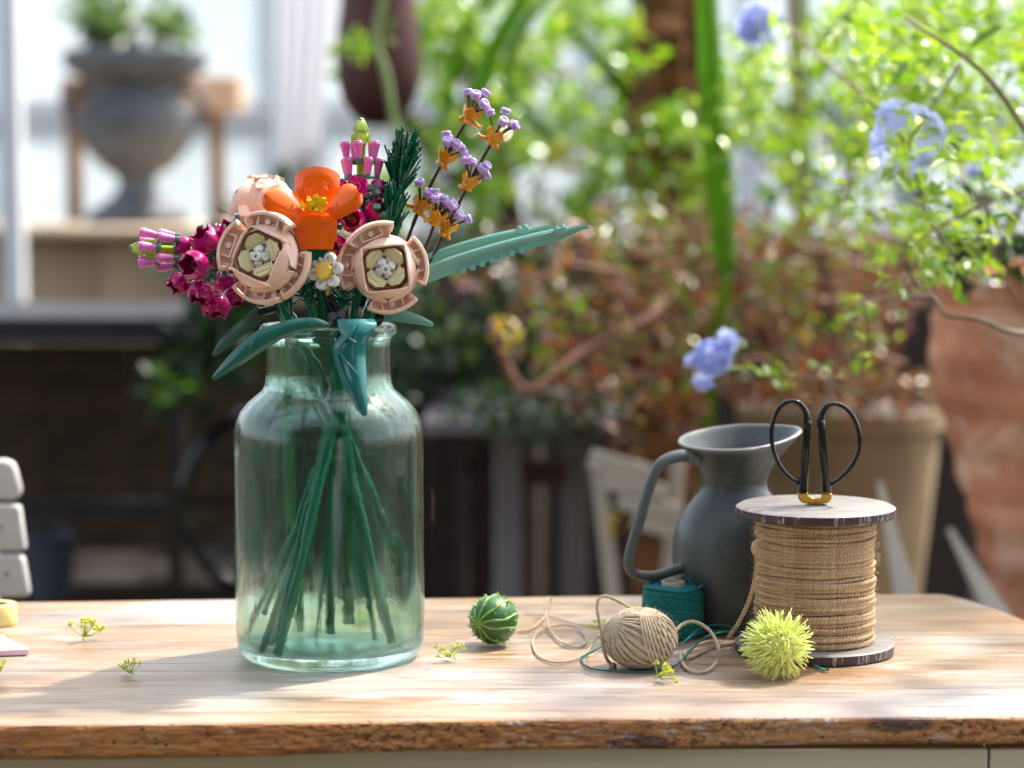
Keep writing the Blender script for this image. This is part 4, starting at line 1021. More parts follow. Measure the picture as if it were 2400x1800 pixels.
# ================================================================ NOTEBOOK, TAPE, CHAIR
nbk = thing('pink_notebook', 'thin pink notebook whose corner shows at the left edge of the table', 'notebook', G(-80, 1520))
pc = [G(68, 1536), G(-330, 1548), G(-360, 1502), G(-8, 1496)]
mb = MB(); h = .0048
mb.add([(p.x, p.y, .0002) for p in pc]+[(p.x, p.y, h) for p in pc], [(0,1,2,3)[::-1], (4,5,6,7)][:2]+[(i, (i+1)%4, (i+1)%4+4, i+4) for i in range(4)])
add('cover', mb, rough_mat('pink_paper', rgb(226, 190, 200), rgb(232, 198, 208), 40, .7, .1, .0003), nbk, bevel=.0004)
tpc = G(-8, 1462); tpz = 0
tp = thing('tape_roll', 'roll of pale yellow tape behind the pink notebook', 'tape', tpc)
add('tape', MB().lathe([(.0105, 0), (.0165, 0), (.0168, .0004), (.0168, .0166), (.0165, .017), (.0105, .017), (.0105, 0)], 40, T(tpc)), rough_mat('yellow_tape', rgb(224, 208, 128), rgb(232, 218, 148), 80, .4, .1, .0002), tp)
add('tape_core', MB().lathe([(.0095, .0), (.0104, 0), (.0104, .0168), (.0095, .0168), (.0095, 0)], 32, T(tpc)), rough_mat('tape_card', rgb(190, 180, 160), rgb(170, 160, 140), 80, .8), tp)
CHW = rough_mat('off_white_painted_wood', rgb(196, 192, 188), rgb(184, 180, 174), 12, .5, .12, .0006, (1, 5, 5)); cdk = rough_mat('brass_screw', rgb(150, 150, 100), rgb(120, 120, 80), 100, .4, Metallic=.7)
chY = .42; cq = S(chY)
chair = thing('slatted_chair', 'off-white slatted garden chair back peeking in at the left behind the table', 'chair', W(-150, 1405, chY) * 1)
for (y0, y1, xr0, xr1, rad) in ((1076, 1172, 40, 50, 26), (1184, 1290, 49, 60, 6), (1300, 1400, 59, 70, 12)):
    o = [(-420, y1), (xr1-rad*.7, y1), (xr1-rad*.15, y1-rad*.3), (xr1, y1-rad), (xr0, y0+rad), (xr0-rad*.25, y0+rad*.3), (xr0-rad, y0), (-420, y0)]
    c0 = W(0, y0, chY)
    add('slat', MB().prism([((x)*cq, (y0-y)*cq) for x, y in o], .014, T(c0)), CHW, chair, bevel=.003)
for x, y in ((3, 1236), (15, 1345)): add('screw', MB().lathe([(0, 0), (.0022, 0), (.0018, .001), (0, .001)], 12, T(W(x, y, chY-.0073)) @ RX(90)), cdk, chair)
for x0 in (-30, -380):
    A = W(x0, 1090, chY+.014); B = Vector((A.x, chY+.03, -.745)); add('rear_post', MB().tube([A, B], .011, 4), CHW, chair, bevel=.002)
zs = -.31
add('seat', MB().box((W(-205, 1100, chY).x, chY+.2, zs), (.17, .36, .02)), CHW, chair, bevel=.003)
for x0 in (-60, -350): x_ = W(x0, 1090, chY).x; add('leg', MB().tube([(x_, chY+.36, zs), (x_, chY+.38, -.745)], .011, 4), CHW, chair)
# ================================================================ SETTING BEHIND
def struct(name, mb, mat, **k): o = add(name, mb, mat, **k); o['kind'] = 'structure'; return o
GZ = -.75
struct('ground', MB().add([(-40, -12, GZ), (40, -12, GZ), (40, 60, GZ), (-40, 60, GZ)], [(0, 1, 2, 3)]), rough_mat('dark_ground', rgb(64, 60, 46), rgb(42, 40, 30), 6, .95, .6, .01), centre=False)  # unseen ground coloured dark to weaken its reflection in the glass
STONE = rough_mat('beige_stone', rgb(188, 164, 134), rgb(150, 126, 100), 5, .85, .5, .004)
DARKW = rough_mat('shade_dark_timber', rgb(50, 36, 27), rgb(30, 21, 16), 6, .7, .3, .002, (1, 1, 6))  # timber browns darkened to carry the shade of low, enclosed places
UNDER = rough_mat('dim_timber_board', rgb(90, 70, 52), rgb(56, 42, 30), 4, .85, .3, .002, (1, 1, 5))  # brown darkened in the colour for shade under the bench
BLKTOP = rough_mat('slate_black_top', rgb(30, 30, 38), rgb(22, 22, 28), 10, .5, .2, .001)
WHP = rough_mat('white_paint', rgb(226, 228, 230), rgb(208, 210, 214), 9, .5, .1, .001)
def X(px, Y): return (px-1200)*(Y+1.8)/5500
def Z(py, Y): return .36-(py-435)*(Y+1.8)/5500
def bxp(mb, x0, x1, y0, y1, Y, th):   # a box whose front outline is given at depth Y
    xa, xb, za, zb_ = X(x0, Y), X(x1, Y), Z(y1, Y), Z(y0, Y)
    return mb.box(((xa+xb)/2, Y+th/2, (za+zb_)/2), (xb-xa, th, zb_-za))
# potting bench
pb = thing('potting_bench', 'dark potting bench with black top, low in the shade at the left', 'bench', (X(100, 2.2), 2.4, GZ))
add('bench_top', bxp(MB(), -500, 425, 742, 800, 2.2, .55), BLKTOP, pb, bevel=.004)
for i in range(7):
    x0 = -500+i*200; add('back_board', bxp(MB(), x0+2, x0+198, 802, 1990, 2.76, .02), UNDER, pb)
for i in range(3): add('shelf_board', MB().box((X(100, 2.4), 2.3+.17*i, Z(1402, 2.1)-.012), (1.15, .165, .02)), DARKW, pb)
for x in (-480, 405):
    add('leg', bxp(MB(), x-20, x+16, 801, 1990, 2.22, .06), DARKW, pb, bevel=.002)
add('rail', bxp(MB(), -460, 384, 1176, 1214, 2.26, .03), BLKTOP, pb)
wc = W(640, 1180, 2.1); wr = .152
whl = thing('cart_wheel', 'black spoked wheel standing in shade under the potting bench, behind the glass jar', 'wheel', (wc.x, wc.y, wc.z-wr))
add('tyre', MB().tube([wc+Vector((wr*math.cos(a*pi/32), 0, wr*math.sin(a*pi/32))) for a in range(64)], .013, 8, closed=True), BLACK, whl)
add('hub', MB().cyl(wc+Vector((0, -.03, 0)), wc+Vector((0, .03, 0)), .022), DARKW, whl)
for i in range(8): a = i*pi/4; d = Vector((math.cos(a), 0, math.sin(a))); add('spoke', MB().cyl(wc+d*.02, wc+d*wr, .005, n=6), BLACK, whl)
bk = W(120, 1402, 2.05); b_ = S(2.05)
bu = thing('metal_bucket', 'small blue-grey metal bucket on the bench shelf near the slatted chair', 'bucket', bk)
add('bucket_body', MB().lathe([(0, 0), (46*b_, 0), (62*b_, 150*b_), (64*b_, 153*b_), (60*b_, 153*b_), (44*b_, 6*b_), (0, 6*b_)], 24, T(bk)), rough_mat('zinc', rgb(74, 78, 96), rgb(54, 58, 74), 9, .45, .1, .001, Metallic=.3), bu)
add('bucket_handle', MB().tube([bk+Vector((62*b_*math.cos(a*pi/10), 0, 150*b_+40*b_*math.sin(a*pi/10))) for a in range(11)], .0025, 6), BLACK, bu)
# low stone wall, urn
lw = thing('stone_wall', 'low beige stone wall with a pale ledge, carrying the grey urn', 'wall', (X(150, 3.4), 3.6, GZ))
nW = 9
for r_ in range(5):
    for i in range(nW):
        xa = -700+i*185+(90 if r_ % 2 else 0); za = Z(556, 3.4)-.21*r_; w_ = 183*5.2/5500
        add('stone', MB().box((X(xa, 3.4)+w_/2, 3.68+R.uniform(-.004, .004), za-.103), (w_, .5, .203)), STONE, lw, bevel=.006)
add('ledge', bxp(MB(), -720, 880, 531, 555.5, 3.36, .62), rough_mat('pale_ledge', rgb(214, 190, 160), rgb(196, 172, 142), 6, .8, .3, .003), lw, bevel=.008)
UY = 3.66; us = S(UY); uc = W(322, 531, UY); uc.z = Z(531, 3.36)+.0005
URN = rough_mat('mossy_lead_grey', rgb(104, 108, 114), rgb(58, 58, 60), 7, .6, .4, .004)
urn = thing('garden_urn', 'large grey classical urn on the stone ledge, planted with green leaves', 'urn', uc)
prof = [(0, 0), (118, 0), (118, 24), (110, 30), (92, 42), (66, 58), (48, 78), (41, 98), (46, 114), (76, 130), (112, 168), (134, 210), (143, 250), (138, 272), (112, 285), (104, 310), (112, 330), (140, 345), (164, 362), (168, 380), (166, 398), (156, 404), (130, 398), (110, 330), (0, 320)]
add('urn_bowl', MB().lathe([(r*us, z*us) for r, z in prof], 48, T(uc), lambda i, a, r, z: (.004*math.cos(20*a) if 105*us < z < 262*us and r > 30*us else 0)), URN, urn)
for s_ in (-1, 1): add('urn_handle', MB().tube(spline([uc+Vector((s_*x*us, 0, z*us)) for x, z in ((108, 215), (150, 235), (160, 275), (140, 305), (106, 318))], 5), .011, 8), URN, urn)
RW = rough_mat('rusty_weathered_wood', rgb(142, 112, 84), rgb(96, 66, 46), 9, .8, .4, .003, (3, 3, 1)); PW = rough_mat('sunbleached_wood', rgb(214, 186, 160), rgb(190, 158, 130), 9, .8, .3, .002)
stn = thing('plant_stand', 'weathered wooden stand with two brown posts directly behind the grey urn', 'plant stand', (X(340, 4.1), 4.15, Z(531, 3.36)))
add('post', bxp(MB(), 158, 190, 205, 528, 4.1, .06), RW, stn, bevel=.003); add('post', bxp(MB(), 492, 524, 215, 524, 4.1, .06), RW, stn, bevel=.003)
add('top_rail', bxp(MB(), 410, 566, 180, 262, 4.05, .16), PW, stn, bevel=.006); add('top_rail', bxp(MB(), 146, 232, 186, 270, 4.05, .16), RW, stn, bevel=.006)
# greenhouse
def frosted():
    n = N('frosted_pane'); t = n.n('BsdfTranslucent'); c = n.ramp(n.noise(1.4, 4), [(.3, rgb(236, 240, 242)), (.7, rgb(212, 220, 220))]); n.l(c, t.inputs[0])
    p = n.pbr(c, .25); m = n.n('MixShader'); m.inputs[0].default_value = .75; n.l(p, m.inputs[1]); n.l(t.outputs[0], m.inputs[2]); return n.done(m.outputs[0])
FRO = frosted()
gh = thing('greenhouse', 'white-framed greenhouse wall with frosted panes closing the background', 'greenhouse', (X(1000, 5.2), 5.25, GZ))
GY = 5.2
add('base_wall', bxp(MB(), -900, 3600, 560, 1310, GY+.02, .2), rough_mat('dull_brick', rgb(96, 70, 56), rgb(70, 52, 44), 4, .9, .5, .004), gh)
bars = [-900, -430, 22, 640, 1010, 1380, 1760, 2140, 2520, 2900, 3300, 3600]
for a, b in zip(bars, bars[1:]):
    wv = 130 if a == 640 else 34
    for y0, y1 in ((-420, 236), (292, 560)): add('pane', bxp(MB(), a+wv+1, b-1, y0, y1, GY+.04, .008), FRO, gh)
    add('glazing_bar', bxp(MB(), a, a+wv, -420, 559, GY, .09), WHP, gh, bevel=.004)
    add('cross_bar', bxp(MB(), a+wv+1, b-1, 237, 291, GY+.01, .07), WHP, gh, bevel=.004)
wp = thing('white_post', 'tall white painted post at the far left edge, in front of the stone wall', 'post', (X(28, 2.95), 3, GZ))
add('shaft', bxp(MB(), 6, 52, -500, 1860, 2.95, .05), WHP, wp, bevel=.004)
curt = thing('white_curtain', 'bright white cloth panel hanging left of the brown hanging pot', 'curtain', (X(700, 4.6), 4.6, Z(430, 4.6)))
def cf(u, v):
    x = 652+u*(150-70*v+30*math.sin(v*3)); return (X(x, 4.6), 4.6+.025*math.sin(u*26+v*2), Z(-400+v*840-60*u*v, 4.6))
CUR = N('white_cotton'); tr = CUR.n('BsdfTranslucent'); tr.inputs[0].default_value = rgb(246, 246, 248); mm_ = CUR.n('MixShader'); mm_.inputs[0].default_value = .7
CUR.l(CUR.pbr(rgb(244, 244, 246), .8), mm_.inputs[1]); CUR.l(tr.outputs[0], mm_.inputs[2]); CUR = CUR.done(mm_.outputs[0])
add('cloth', MB().shell(cf, 60, 14, .002), CUR, curt, ang=180)
add('curtain_pole', MB().cyl((X(600, 4.6), 4.6, Z(-410, 4.6)), (X(900, 4.6), 4.6, Z(-410, 4.6)), .012), WHP, curt)
# hanging pot
HY = 1.9; hs = S(HY); hc = W(888, 296, HY)
hg = thing('hanging_pot', 'dark maroon clay pot hanging above the bouquet among green leaves', 'pot', hc)
MAR = rough_mat('maroon_clay', rgb(84, 38, 34), rgb(58, 24, 22), 8, .6, .2, .002)
add('pot_body', MB().lathe([(r*hs, z*hs) for r, z in ((0, 0), (30, 4), (60, 22), (86, 60), (98, 110), (100, 160), (96, 220), (88, 280), (84, 330), (104, 360), (108, 372), (98, 374), (74, 330), (0, 320))], 36, T(hc)), MAR, hg)
for i in range(3): a = i*2.1+.4; add('chain', MB().tube([hc+Vector((80*hs*math.cos(a), 80*hs*math.sin(a), 370*hs)), hc+Vector((0, 0, 1100*hs))], .003, 6), BLACK, hg)
# palm trunk
BARK = rough_mat('fibrous_bark', rgb(170, 114, 66), rgb(74, 46, 26), 10, .9, .9, .01, (1, 1, 4))
KY = 2.0; kc = Vector((X(1572, KY), KY, GZ)); ks = S(KY)
pt_ = thing('palm_trunk', 'brown fibrous palm trunk behind the strap leaves, top centre right', 'tree', kc)
mb = MB(); H = Z(-150, KY)-GZ
mb.lathe([(ks*(88+10*math.sin(i*1.9)+5*(i % 2)), H*i/46) for i in range(47)], 22, T(kc), lambda i, a, r, z: .03*noise.noise(Vector((math.cos(a)*4, math.sin(a)*4, z*10))))
add('trunk', mb, BARK, pt_)
# garden table, stool, crate
GRY = rough_mat('grey_painted_wood', rgb(128, 122, 126), rgb(104, 98, 100), 8, .7, .2, .001, (2, 2, .6))
gt = thing('garden_table', 'grey painted garden table half buried in the bronze shrub, legs behind the fruit', 'table', (X(1270, 1.6), 1.7, GZ))
for a, b, yy in ((1160, 1222, 1.6), (1325, 1374, 1.75)): add('leg', bxp(MB(), a, b, 1000, 2330 if yy < 1.7 else 2190, yy, .05), GRY, gt, bevel=.003)
add('rail', bxp(MB(), 1223, 1330, 1085, 1140, 1.66, .03), rough_mat('mauve_brown_wood', rgb(84, 58, 62), rgb(66, 44, 46), 8, .7), gt)
for i in range(4): add('top_plank', MB().box((X(1270, 1.6)-.02, 1.58+.135*i, Z(990, 1.6)), (.3, .13, .02)), GRY, gt, bevel=.002)
st_ = thing('folding_stool', 'pale slatted folding stool tipped under the bronze shrub, left of the jug handle', 'stool', (X(1480, 1.3), 1.35, GZ))
PAL = rough_mat('pale_grey_wood', rgb(196, 186, 172), rgb(168, 158, 144), 8, .7, .2, .001)
for i in range(4):
    p = W(1455+34*i, 1095+46*i, 1.3+.0*i); add('slat', MB().box((0, 0, 0), (.085, .02, .026), T(p) @ RY(16)), PAL, st_, bevel=.002)
for x0, x1 in ((1400, 1560), (1590, 1500)): add('leg', MB().tube([W(x0, 1080, 1.33), Vector((X(x1, 1.33), 1.36, GZ+.002))], .011, 6), PAL, st_)
cr = thing('timber_crate', 'dark brown slatted crate in shadow just right of the glass jar', 'crate', (X(1090, 2.0), 2.1, GZ))
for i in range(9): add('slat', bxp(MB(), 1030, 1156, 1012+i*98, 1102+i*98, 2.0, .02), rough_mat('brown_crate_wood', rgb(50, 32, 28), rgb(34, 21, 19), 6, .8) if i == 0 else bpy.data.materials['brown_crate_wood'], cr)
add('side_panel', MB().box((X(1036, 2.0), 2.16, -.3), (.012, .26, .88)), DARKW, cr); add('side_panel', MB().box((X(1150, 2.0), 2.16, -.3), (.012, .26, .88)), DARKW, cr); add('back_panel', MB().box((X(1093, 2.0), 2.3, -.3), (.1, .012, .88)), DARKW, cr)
# dark boards behind the low plants, standing in for deep shade there
scn = thing('shade_screen', 'dark boards standing in for the deep shade of the low background', 'screen', (X(1400, 2.9), 2.92, GZ))
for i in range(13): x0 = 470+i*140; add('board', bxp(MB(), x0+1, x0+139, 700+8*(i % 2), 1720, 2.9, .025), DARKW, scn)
# planter and terracotta pot
KH = rough_mat('khaki_stone', rgb(160, 140, 104), rgb(112, 88, 60), 5, .9, .6, .004)
PY = 1.42
pl = thing('stone_planter', 'large round khaki stone pot behind the rope spool, under the bronze shrub', 'planter', (X(2025, PY), PY+.2, GZ))
pcx = X(2025, PY); kp = S(PY)
add('pot_body', MB().lathe([(0, GZ)]+[(r*kp, max(GZ, Z(y, PY))) for r, y in ((140, 2400), (165, 1900), (196, 1480), (222, 1250), (238, 1100), (244, 1040), (258, 1034), (262, 985), (246, 984), (236, 1010), (0, 1012))], 56, T((pcx, PY+.2, 0)), lambda i, a, r, z: .004*noise.noise(Vector((math.cos(a)*2, math.sin(a)*2, z*8)))), KH, pl)
add('soil', MB().cyl((pcx, PY+.2, Z(1008, PY)), (pcx, PY+.2, Z(994, PY)), 234*kp, n=32), DARKW, pl)
TY = 1.0; tps = S(TY); tcx = X(2565, TY)
tpot = thing('terracotta_pot', 'huge weathered terracotta pot at the right edge behind the table corner', 'pot', (tcx, TY, GZ))
TER = N('weathered_terracotta')
c_ = TER.ramp(TER.noise(5, 6, (1, 1, 1.6)), [(.3, rgb(156, 88, 60)), (.7, rgb(212, 142, 104))])
c_ = TER.mix(TER.ramp(TER.noise(7, 6, (1, 1, 1.4), .75, dist=.6), [(.5, BW(0)), (.62, BW(.7))]), c_, rgb(224, 188, 162)); c_ = TER.mix(TER.ramp(TER.noise(4, 5, rough=.7), [(.58, BW(0)), (.68, BW(.6))]), c_, rgb(92, 62, 46))
TER = TER.done(TER.pbr(c_, .85, TER.bump(TER.noise(30, 5), .4, .003)))
pf = [(150, 2600), (165, 2300), (185, 1900), (205, 1640), (232, 1400), (262, 1270), (290, 1170), (300, 1160), (302, 1150), (318, 1080), (336, 1000), (360, 930), (377, 860), (381, 790), (376, 740), (368, 735), (368, 700), (384, 694), (392, 660), (390, 630), (378, 620), (340, 622), (335, 720), (0, 725)]
pfd = [pf[0]]
for a, b in zip(pf, pf[1:]):
    k = max(1, int(abs(b[1]-a[1])/14))
    pfd += [(a[0]+(b[0]-a[0])*i/k, a[1]+(b[1]-a[1])*i/k) for i in range(1, k+1)]
add('pot_body', MB().lathe([(0, GZ)]+[(r*tps, max(GZ, Z(y, TY))) for r, y in pfd], 64, T((tcx, TY, 0)), lambda i, a, r, z: .002*noise.noise(Vector((math.cos(a)*3, math.sin(a)*3, z*9)))+.0022*math.sin(z*130)), TER, tpot)
for i, (a, b) in enumerate((((2062, 1130), (2128, 1420)), ((2225, 1240), (2345, 1460)))):
    A = W(a[0], a[1], .95); B = W(b[0], b[1], .85); d = (B-A).normalized(); e = A+d*((GZ-A.z)/d.z)
    o = MB().tube([A, B, e], [.004, .016, .02], 4)
    sk = thing('wooden_stake', ('pale pointed stake leaning just right of the rope spool', 'pale pointed stake leaning at the table corner by the terracotta pot')[i], 'stake', e, 'pale stakes leaning behind the table'); add('shaft', o, PAL, sk)
# ================================================================ PLANTS
def leafpts(L, wd, fold=.18, curl=.15):
    st = [(0, .04), (.18, .62), (.42, 1.), (.7, .8), (.9, .36), (1, .02)]; vs = []
    for t, k in st:
        z = -curl*L*t*t; vs += [(t*L, -k*wd/2, z+fold*k*wd), (t*L, 0, z), (t*L, k*wd/2, z+fold*k*wd)]
    fs = []
    for i in range(5):
        a = i*3; fs += [(a, a+3, a+4, a+1), (a+1, a+4, a+5, a+2)]
    return vs, fs
LV, LF = leafpts(1, .44)
LV2, LF2 = leafpts(1, .44); LV2 = [LV2[i] for i in (0, 1, 2, 6, 7, 8, 9, 10, 11, 15, 16, 17)]; LF2 = [f for i in range(3) for f in ((i*3, i*3+3, i*3+4, i*3+1), (i*3+1, i*3+4, i*3+5, i*3+2))]
def rot_leaf(up=.6, rr=R):
    n = Vector((rr.gauss(0, 1), rr.gauss(0, 1), rr.gauss(0, 1))).normalized()*(1-up)+Vector((rr.uniform(-.1, .5), rr.uniform(-.7, .3), 1))*up
    x = n.cross(Vector((rr.gauss(0, 1), rr.gauss(0, 1), rr.gauss(0, .5)))).normalized(); n.normalize(); y = n.cross(x).normalized(); x = y.cross(n)
    return Matrix((x, y, n)).transposed().to_4x4()
def scatter(mb, n, cx, cy, rx, ry, Y, dY, size, up=.5, wd=1., low=True, gaps=None):
    V_, F_ = (LV2, LF2) if low else (LV, LF); c = 0; k = 0
    while c < n and k < n*6:
        k += 1; a = R.uniform(0, 2*pi); q = math.sqrt(R.random()); px = cx+rx*q*math.cos(a); py = cy+ry*q*math.sin(a); y = Y+R.uniform(-dY, dY)
        if noise.noise(Vector((px/95, py/95, Y*3)))+.35*noise.noise(Vector((px/38, py/38, Y*5))) < (gaps if gaps is not None else -.12): continue
        s = S(y)*size*R.uniform(.6, 1.25); mb.add(V_, F_, T(W(px, py, y)) @ rot_leaf(up) @ Matrix.Diagonal((s, s*wd, s, 1))); c += 1
    return mb
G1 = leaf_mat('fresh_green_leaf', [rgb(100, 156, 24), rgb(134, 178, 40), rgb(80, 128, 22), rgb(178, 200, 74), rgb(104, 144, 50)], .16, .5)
G2 = leaf_mat('deep_green_leaf', [rgb(32, 62, 26), rgb(46, 80, 34), rgb(26, 50, 28), rgb(64, 92, 40)], .35, .3)  # deep greens, also used to put shade into leaves set behind
G3 = leaf_mat('lime_leaf', [rgb(142, 186, 34), rgb(176, 208, 56), rgb(104, 156, 30), rgb(194, 214, 84)], .2, .5)
BZ = leaf_mat('bronze_leaf', [rgb(132, 70, 44), rgb(168, 108, 64), rgb(90, 50, 38), rgb(140, 116, 50), rgb(196, 140, 116), rgb(96, 100, 40), rgb(160, 66, 48), rgb(66, 38, 30), rgb(200, 156, 116)], .26, .42)
BARKT = rough_mat('grey_brown_twig', rgb(150, 126, 110), rgb(110, 84, 70), 30, .7, .3, .001); BRT = rough_mat('reddish_branch', rgb(140, 92, 70), rgb(104, 62, 48), 30, .7, .3, .001)
def mass(parent, mat, blobs, name='foliage'):
    mb = MB()
    for b in blobs: scatter(mb, *b[:8], **(b[8] if len(b) > 8 else {}))
    return add(name, mb, mat, parent, ang=180, kind='stuff')
def limbs(parent, mat, lst, name='branch'):
    for pts, r0, r1 in lst:
        q_ = spline([W(x, y, Y) for x, y, Y in pts], 6); m = len(q_); add(name, MB().tube(q_, [r0+(r1-r0)*i/(m-1) for i in range(m)], 7), mat, parent, ang=180)
up_ = thing('urn_plant', 'light green leafy plant growing out of the grey urn', 'plant', uc+Vector((0, 0, .33)))
mass(up_, leaf_mat('mid_green_leaf', [rgb(84, 120, 40), rgb(110, 140, 52)], .4, .3), [(100, 300, 30, 120, 60, UY, .12, 62), (50, 350, 80, 80, 26, UY, .1, 60)])
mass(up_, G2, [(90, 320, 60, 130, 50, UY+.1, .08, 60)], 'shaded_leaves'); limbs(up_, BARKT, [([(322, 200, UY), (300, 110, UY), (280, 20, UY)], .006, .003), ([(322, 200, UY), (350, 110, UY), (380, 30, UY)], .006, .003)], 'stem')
tv = thing('trailing_plant', 'dark green plant trailing over the bench end, left of the jar', 'plant', (X(470, 2.15), 2.15, Z(742, 2.15)))
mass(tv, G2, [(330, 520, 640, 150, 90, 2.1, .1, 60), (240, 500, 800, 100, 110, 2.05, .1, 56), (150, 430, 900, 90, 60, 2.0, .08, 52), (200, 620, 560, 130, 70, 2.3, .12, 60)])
mass(tv, G1, [(40, 400, 900, 55, 30, 1.95, .05, 50), (30, 520, 590, 60, 40, 2., .05, 46)], 'young_leaves')
limbs(tv, BARKT, [([(520, 640, 2.1), (500, 760, 2.06), (440, 900, 2.0)], .004, .002), ([(560, 640, 2.1), (600, 560, 2.2)], .004, .002)], 'stem')
sh = thing('shady_shrub', 'dark green shrub in shadow behind the toy blade leaves', 'shrub', (X(1090, 1.9), 1.9, GZ))
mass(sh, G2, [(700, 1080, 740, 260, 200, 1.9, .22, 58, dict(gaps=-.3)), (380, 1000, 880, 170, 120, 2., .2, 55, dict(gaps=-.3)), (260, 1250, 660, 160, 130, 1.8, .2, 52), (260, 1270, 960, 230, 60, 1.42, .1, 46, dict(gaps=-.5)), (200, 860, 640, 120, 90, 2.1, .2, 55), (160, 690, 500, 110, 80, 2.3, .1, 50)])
mass(sh, G1, [(60, 1160, 700, 180, 130, 1.75, .1, 44)], 'young_leaves')
limbs(sh, DARKW, [([(1080, 1700, 1.95), (1080, 1100, 1.95), (1040, 800, 1.95)], .012, .006), ([(1080, 1100, 1.95), (1200, 850, 1.9)], .008, .004)], 'stem')
ov = thing('leafy_tree', 'tall light green leafy tree filling the upper middle background', 'tree', (X(1230, 2.6), 2.6, GZ))
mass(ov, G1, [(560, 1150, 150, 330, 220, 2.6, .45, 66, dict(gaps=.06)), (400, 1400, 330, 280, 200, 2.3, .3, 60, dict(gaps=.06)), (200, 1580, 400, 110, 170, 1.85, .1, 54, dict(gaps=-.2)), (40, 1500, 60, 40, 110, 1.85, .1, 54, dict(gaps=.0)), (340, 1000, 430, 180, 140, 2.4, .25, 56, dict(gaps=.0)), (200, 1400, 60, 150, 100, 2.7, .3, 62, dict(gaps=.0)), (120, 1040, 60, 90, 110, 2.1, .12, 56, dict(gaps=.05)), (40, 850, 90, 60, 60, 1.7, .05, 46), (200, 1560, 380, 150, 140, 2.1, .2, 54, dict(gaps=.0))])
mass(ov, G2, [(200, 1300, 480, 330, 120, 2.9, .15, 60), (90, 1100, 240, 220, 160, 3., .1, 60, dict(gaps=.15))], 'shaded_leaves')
limbs(ov, rough_mat('dark_bark', rgb(74, 58, 46), rgb(46, 36, 28), 20, .85), [([(1230, 2000, 2.6), (1240, 1000, 2.6), (1200, 500, 2.6), (1100, 100, 2.6), (1060, -100, 2.6)], .03, .01), ([(1240, 800, 2.6), (1400, 400, 2.5), (1500, 0, 2.5)], .018, .007), ([(1210, 560, 2.6), (960, 300, 2.2), (900, 60, 1.9)], .012, .005)], 'limb')
FLP = leaf_mat('lilac_pink_petal', [rgb(206, 168, 200), rgb(222, 180, 196), rgb(196, 160, 214)], .5, .5, .3, True); FLR = leaf_mat('coral_petal', [rgb(226, 110, 90), rgb(210, 70, 60), rgb(232, 140, 120)], .5, .5, .3, True)
def blossoms(parent, mat, lst, name='blossom'):
    for px, py, Y, sz in lst:
        mb = MB(); c = W(px, py, Y)
        for i in range(14): s = S(Y)*sz*.5; mb.add(LV2, LF2, T(c) @ look(Vector((R.gauss(0, 1), R.gauss(0, 1), R.gauss(0, 1)))) @ Matrix.Diagonal((s, s*1.6, s, 1)))
        add(name, mb, mat, parent, ang=180)
blossoms(ov, FLP, [(1065, 195, 2.2, 60), (1285, 120, 2.4, 44), (1320, 170, 2.4, 50), (1480, 60, 2.4, 44), (1262, 180, 2.4, 40), (1440, 470, 2.1, 80), (1460, 520, 2.1, 50)]); blossoms(sh, FLP, [(1100, 670, 1.7, 54), (1310, 740, 1.7, 56), (1350, 600, 1.7, 40)])
WF = leaf_mat('white_petal', [rgb(236, 236, 240), rgb(226, 230, 238)], .4, .4, .3, True)
blossoms(sh, WF, [(1215, 660, 1.72, 80), (1260, 700, 1.72, 80), (1240, 760, 1.72, 90), (1290, 790, 1.7, 60), (1330, 980, 1.6, 90)]); blossoms(sh, FLR, [(1310, 800, 1.5, 70), (1355, 955, 1.45, 60)])
# strap leaves
SLG = leaf_mat('strap_leaf_green', [rgb(116, 166, 28), rgb(136, 184, 44)], .3, .6, .4); SLP = leaf_mat('pale_strap_leaf', [rgb(160, 182, 124), rgb(176, 192, 140)], .4, .45)
spn = thing('strap_leaf_plant', 'plant with long upright strap leaves, one broad blade left of the blue flowers', 'plant', (X(1640, 1.5), 1.5, GZ))
for pts, wd, Y, mt in (([(1706, 640), (1692, 480), (1672, 250), (1655, -60)], 34, 1.25, SLG), ([(1300, 330), (1190, 190), (1230, 60), (1330, -70)], 13, 1.9, SLG), ([(1120, 260), (1160, 120), (1215, 20), (1260, -60)], 18, 2., SLG), ([(1890, 600), (1884, 400), (1876, 180), (1878, -60)], 26, 1.7, SLP), ([(1080, 420), (1100, 240), (1180, 60), (1280, -80)], 16, 2.1, SLG), ([(1600, 500), (1480, 240), (1340, 60)], 16, 2.0, SLG), ([(1040, 300), (1080, 90), (1200, -60)], 20, 2.2, SLG), ([(930, 330), (905, 180), (880, 90), (905, -40)], 9, 1.7, SLP)):
    path = spline([(a, b, 0) for a, b in pts], 8); m = len(path)
    def sf(u, v, path=path, m=m, wd=wd, Y=Y):
        k = v*(m-1); i = min(int(k), m-2); p = path[i].lerp(path[i+1], k-i); t = (path[i+1]-path[i]).normalized(); ww = wd*(.7+.3*math.sin(v*pi))
        p = p+Vector((-t.y, t.x, 0))*(u-.5)*2*ww; r = W(p.x, p.y, Y); r.y += .012*abs(u-.5)*2; return r
    add('strap_leaf', MB().shell(sf, 4, 20, .0012), mt, spn, ang=180)
limbs(spn, G1, [([(1706, 640, 1.25), (1660, 1000, 1.4), (1640, 2300, 1.5)], .008, .012)], 'stem')
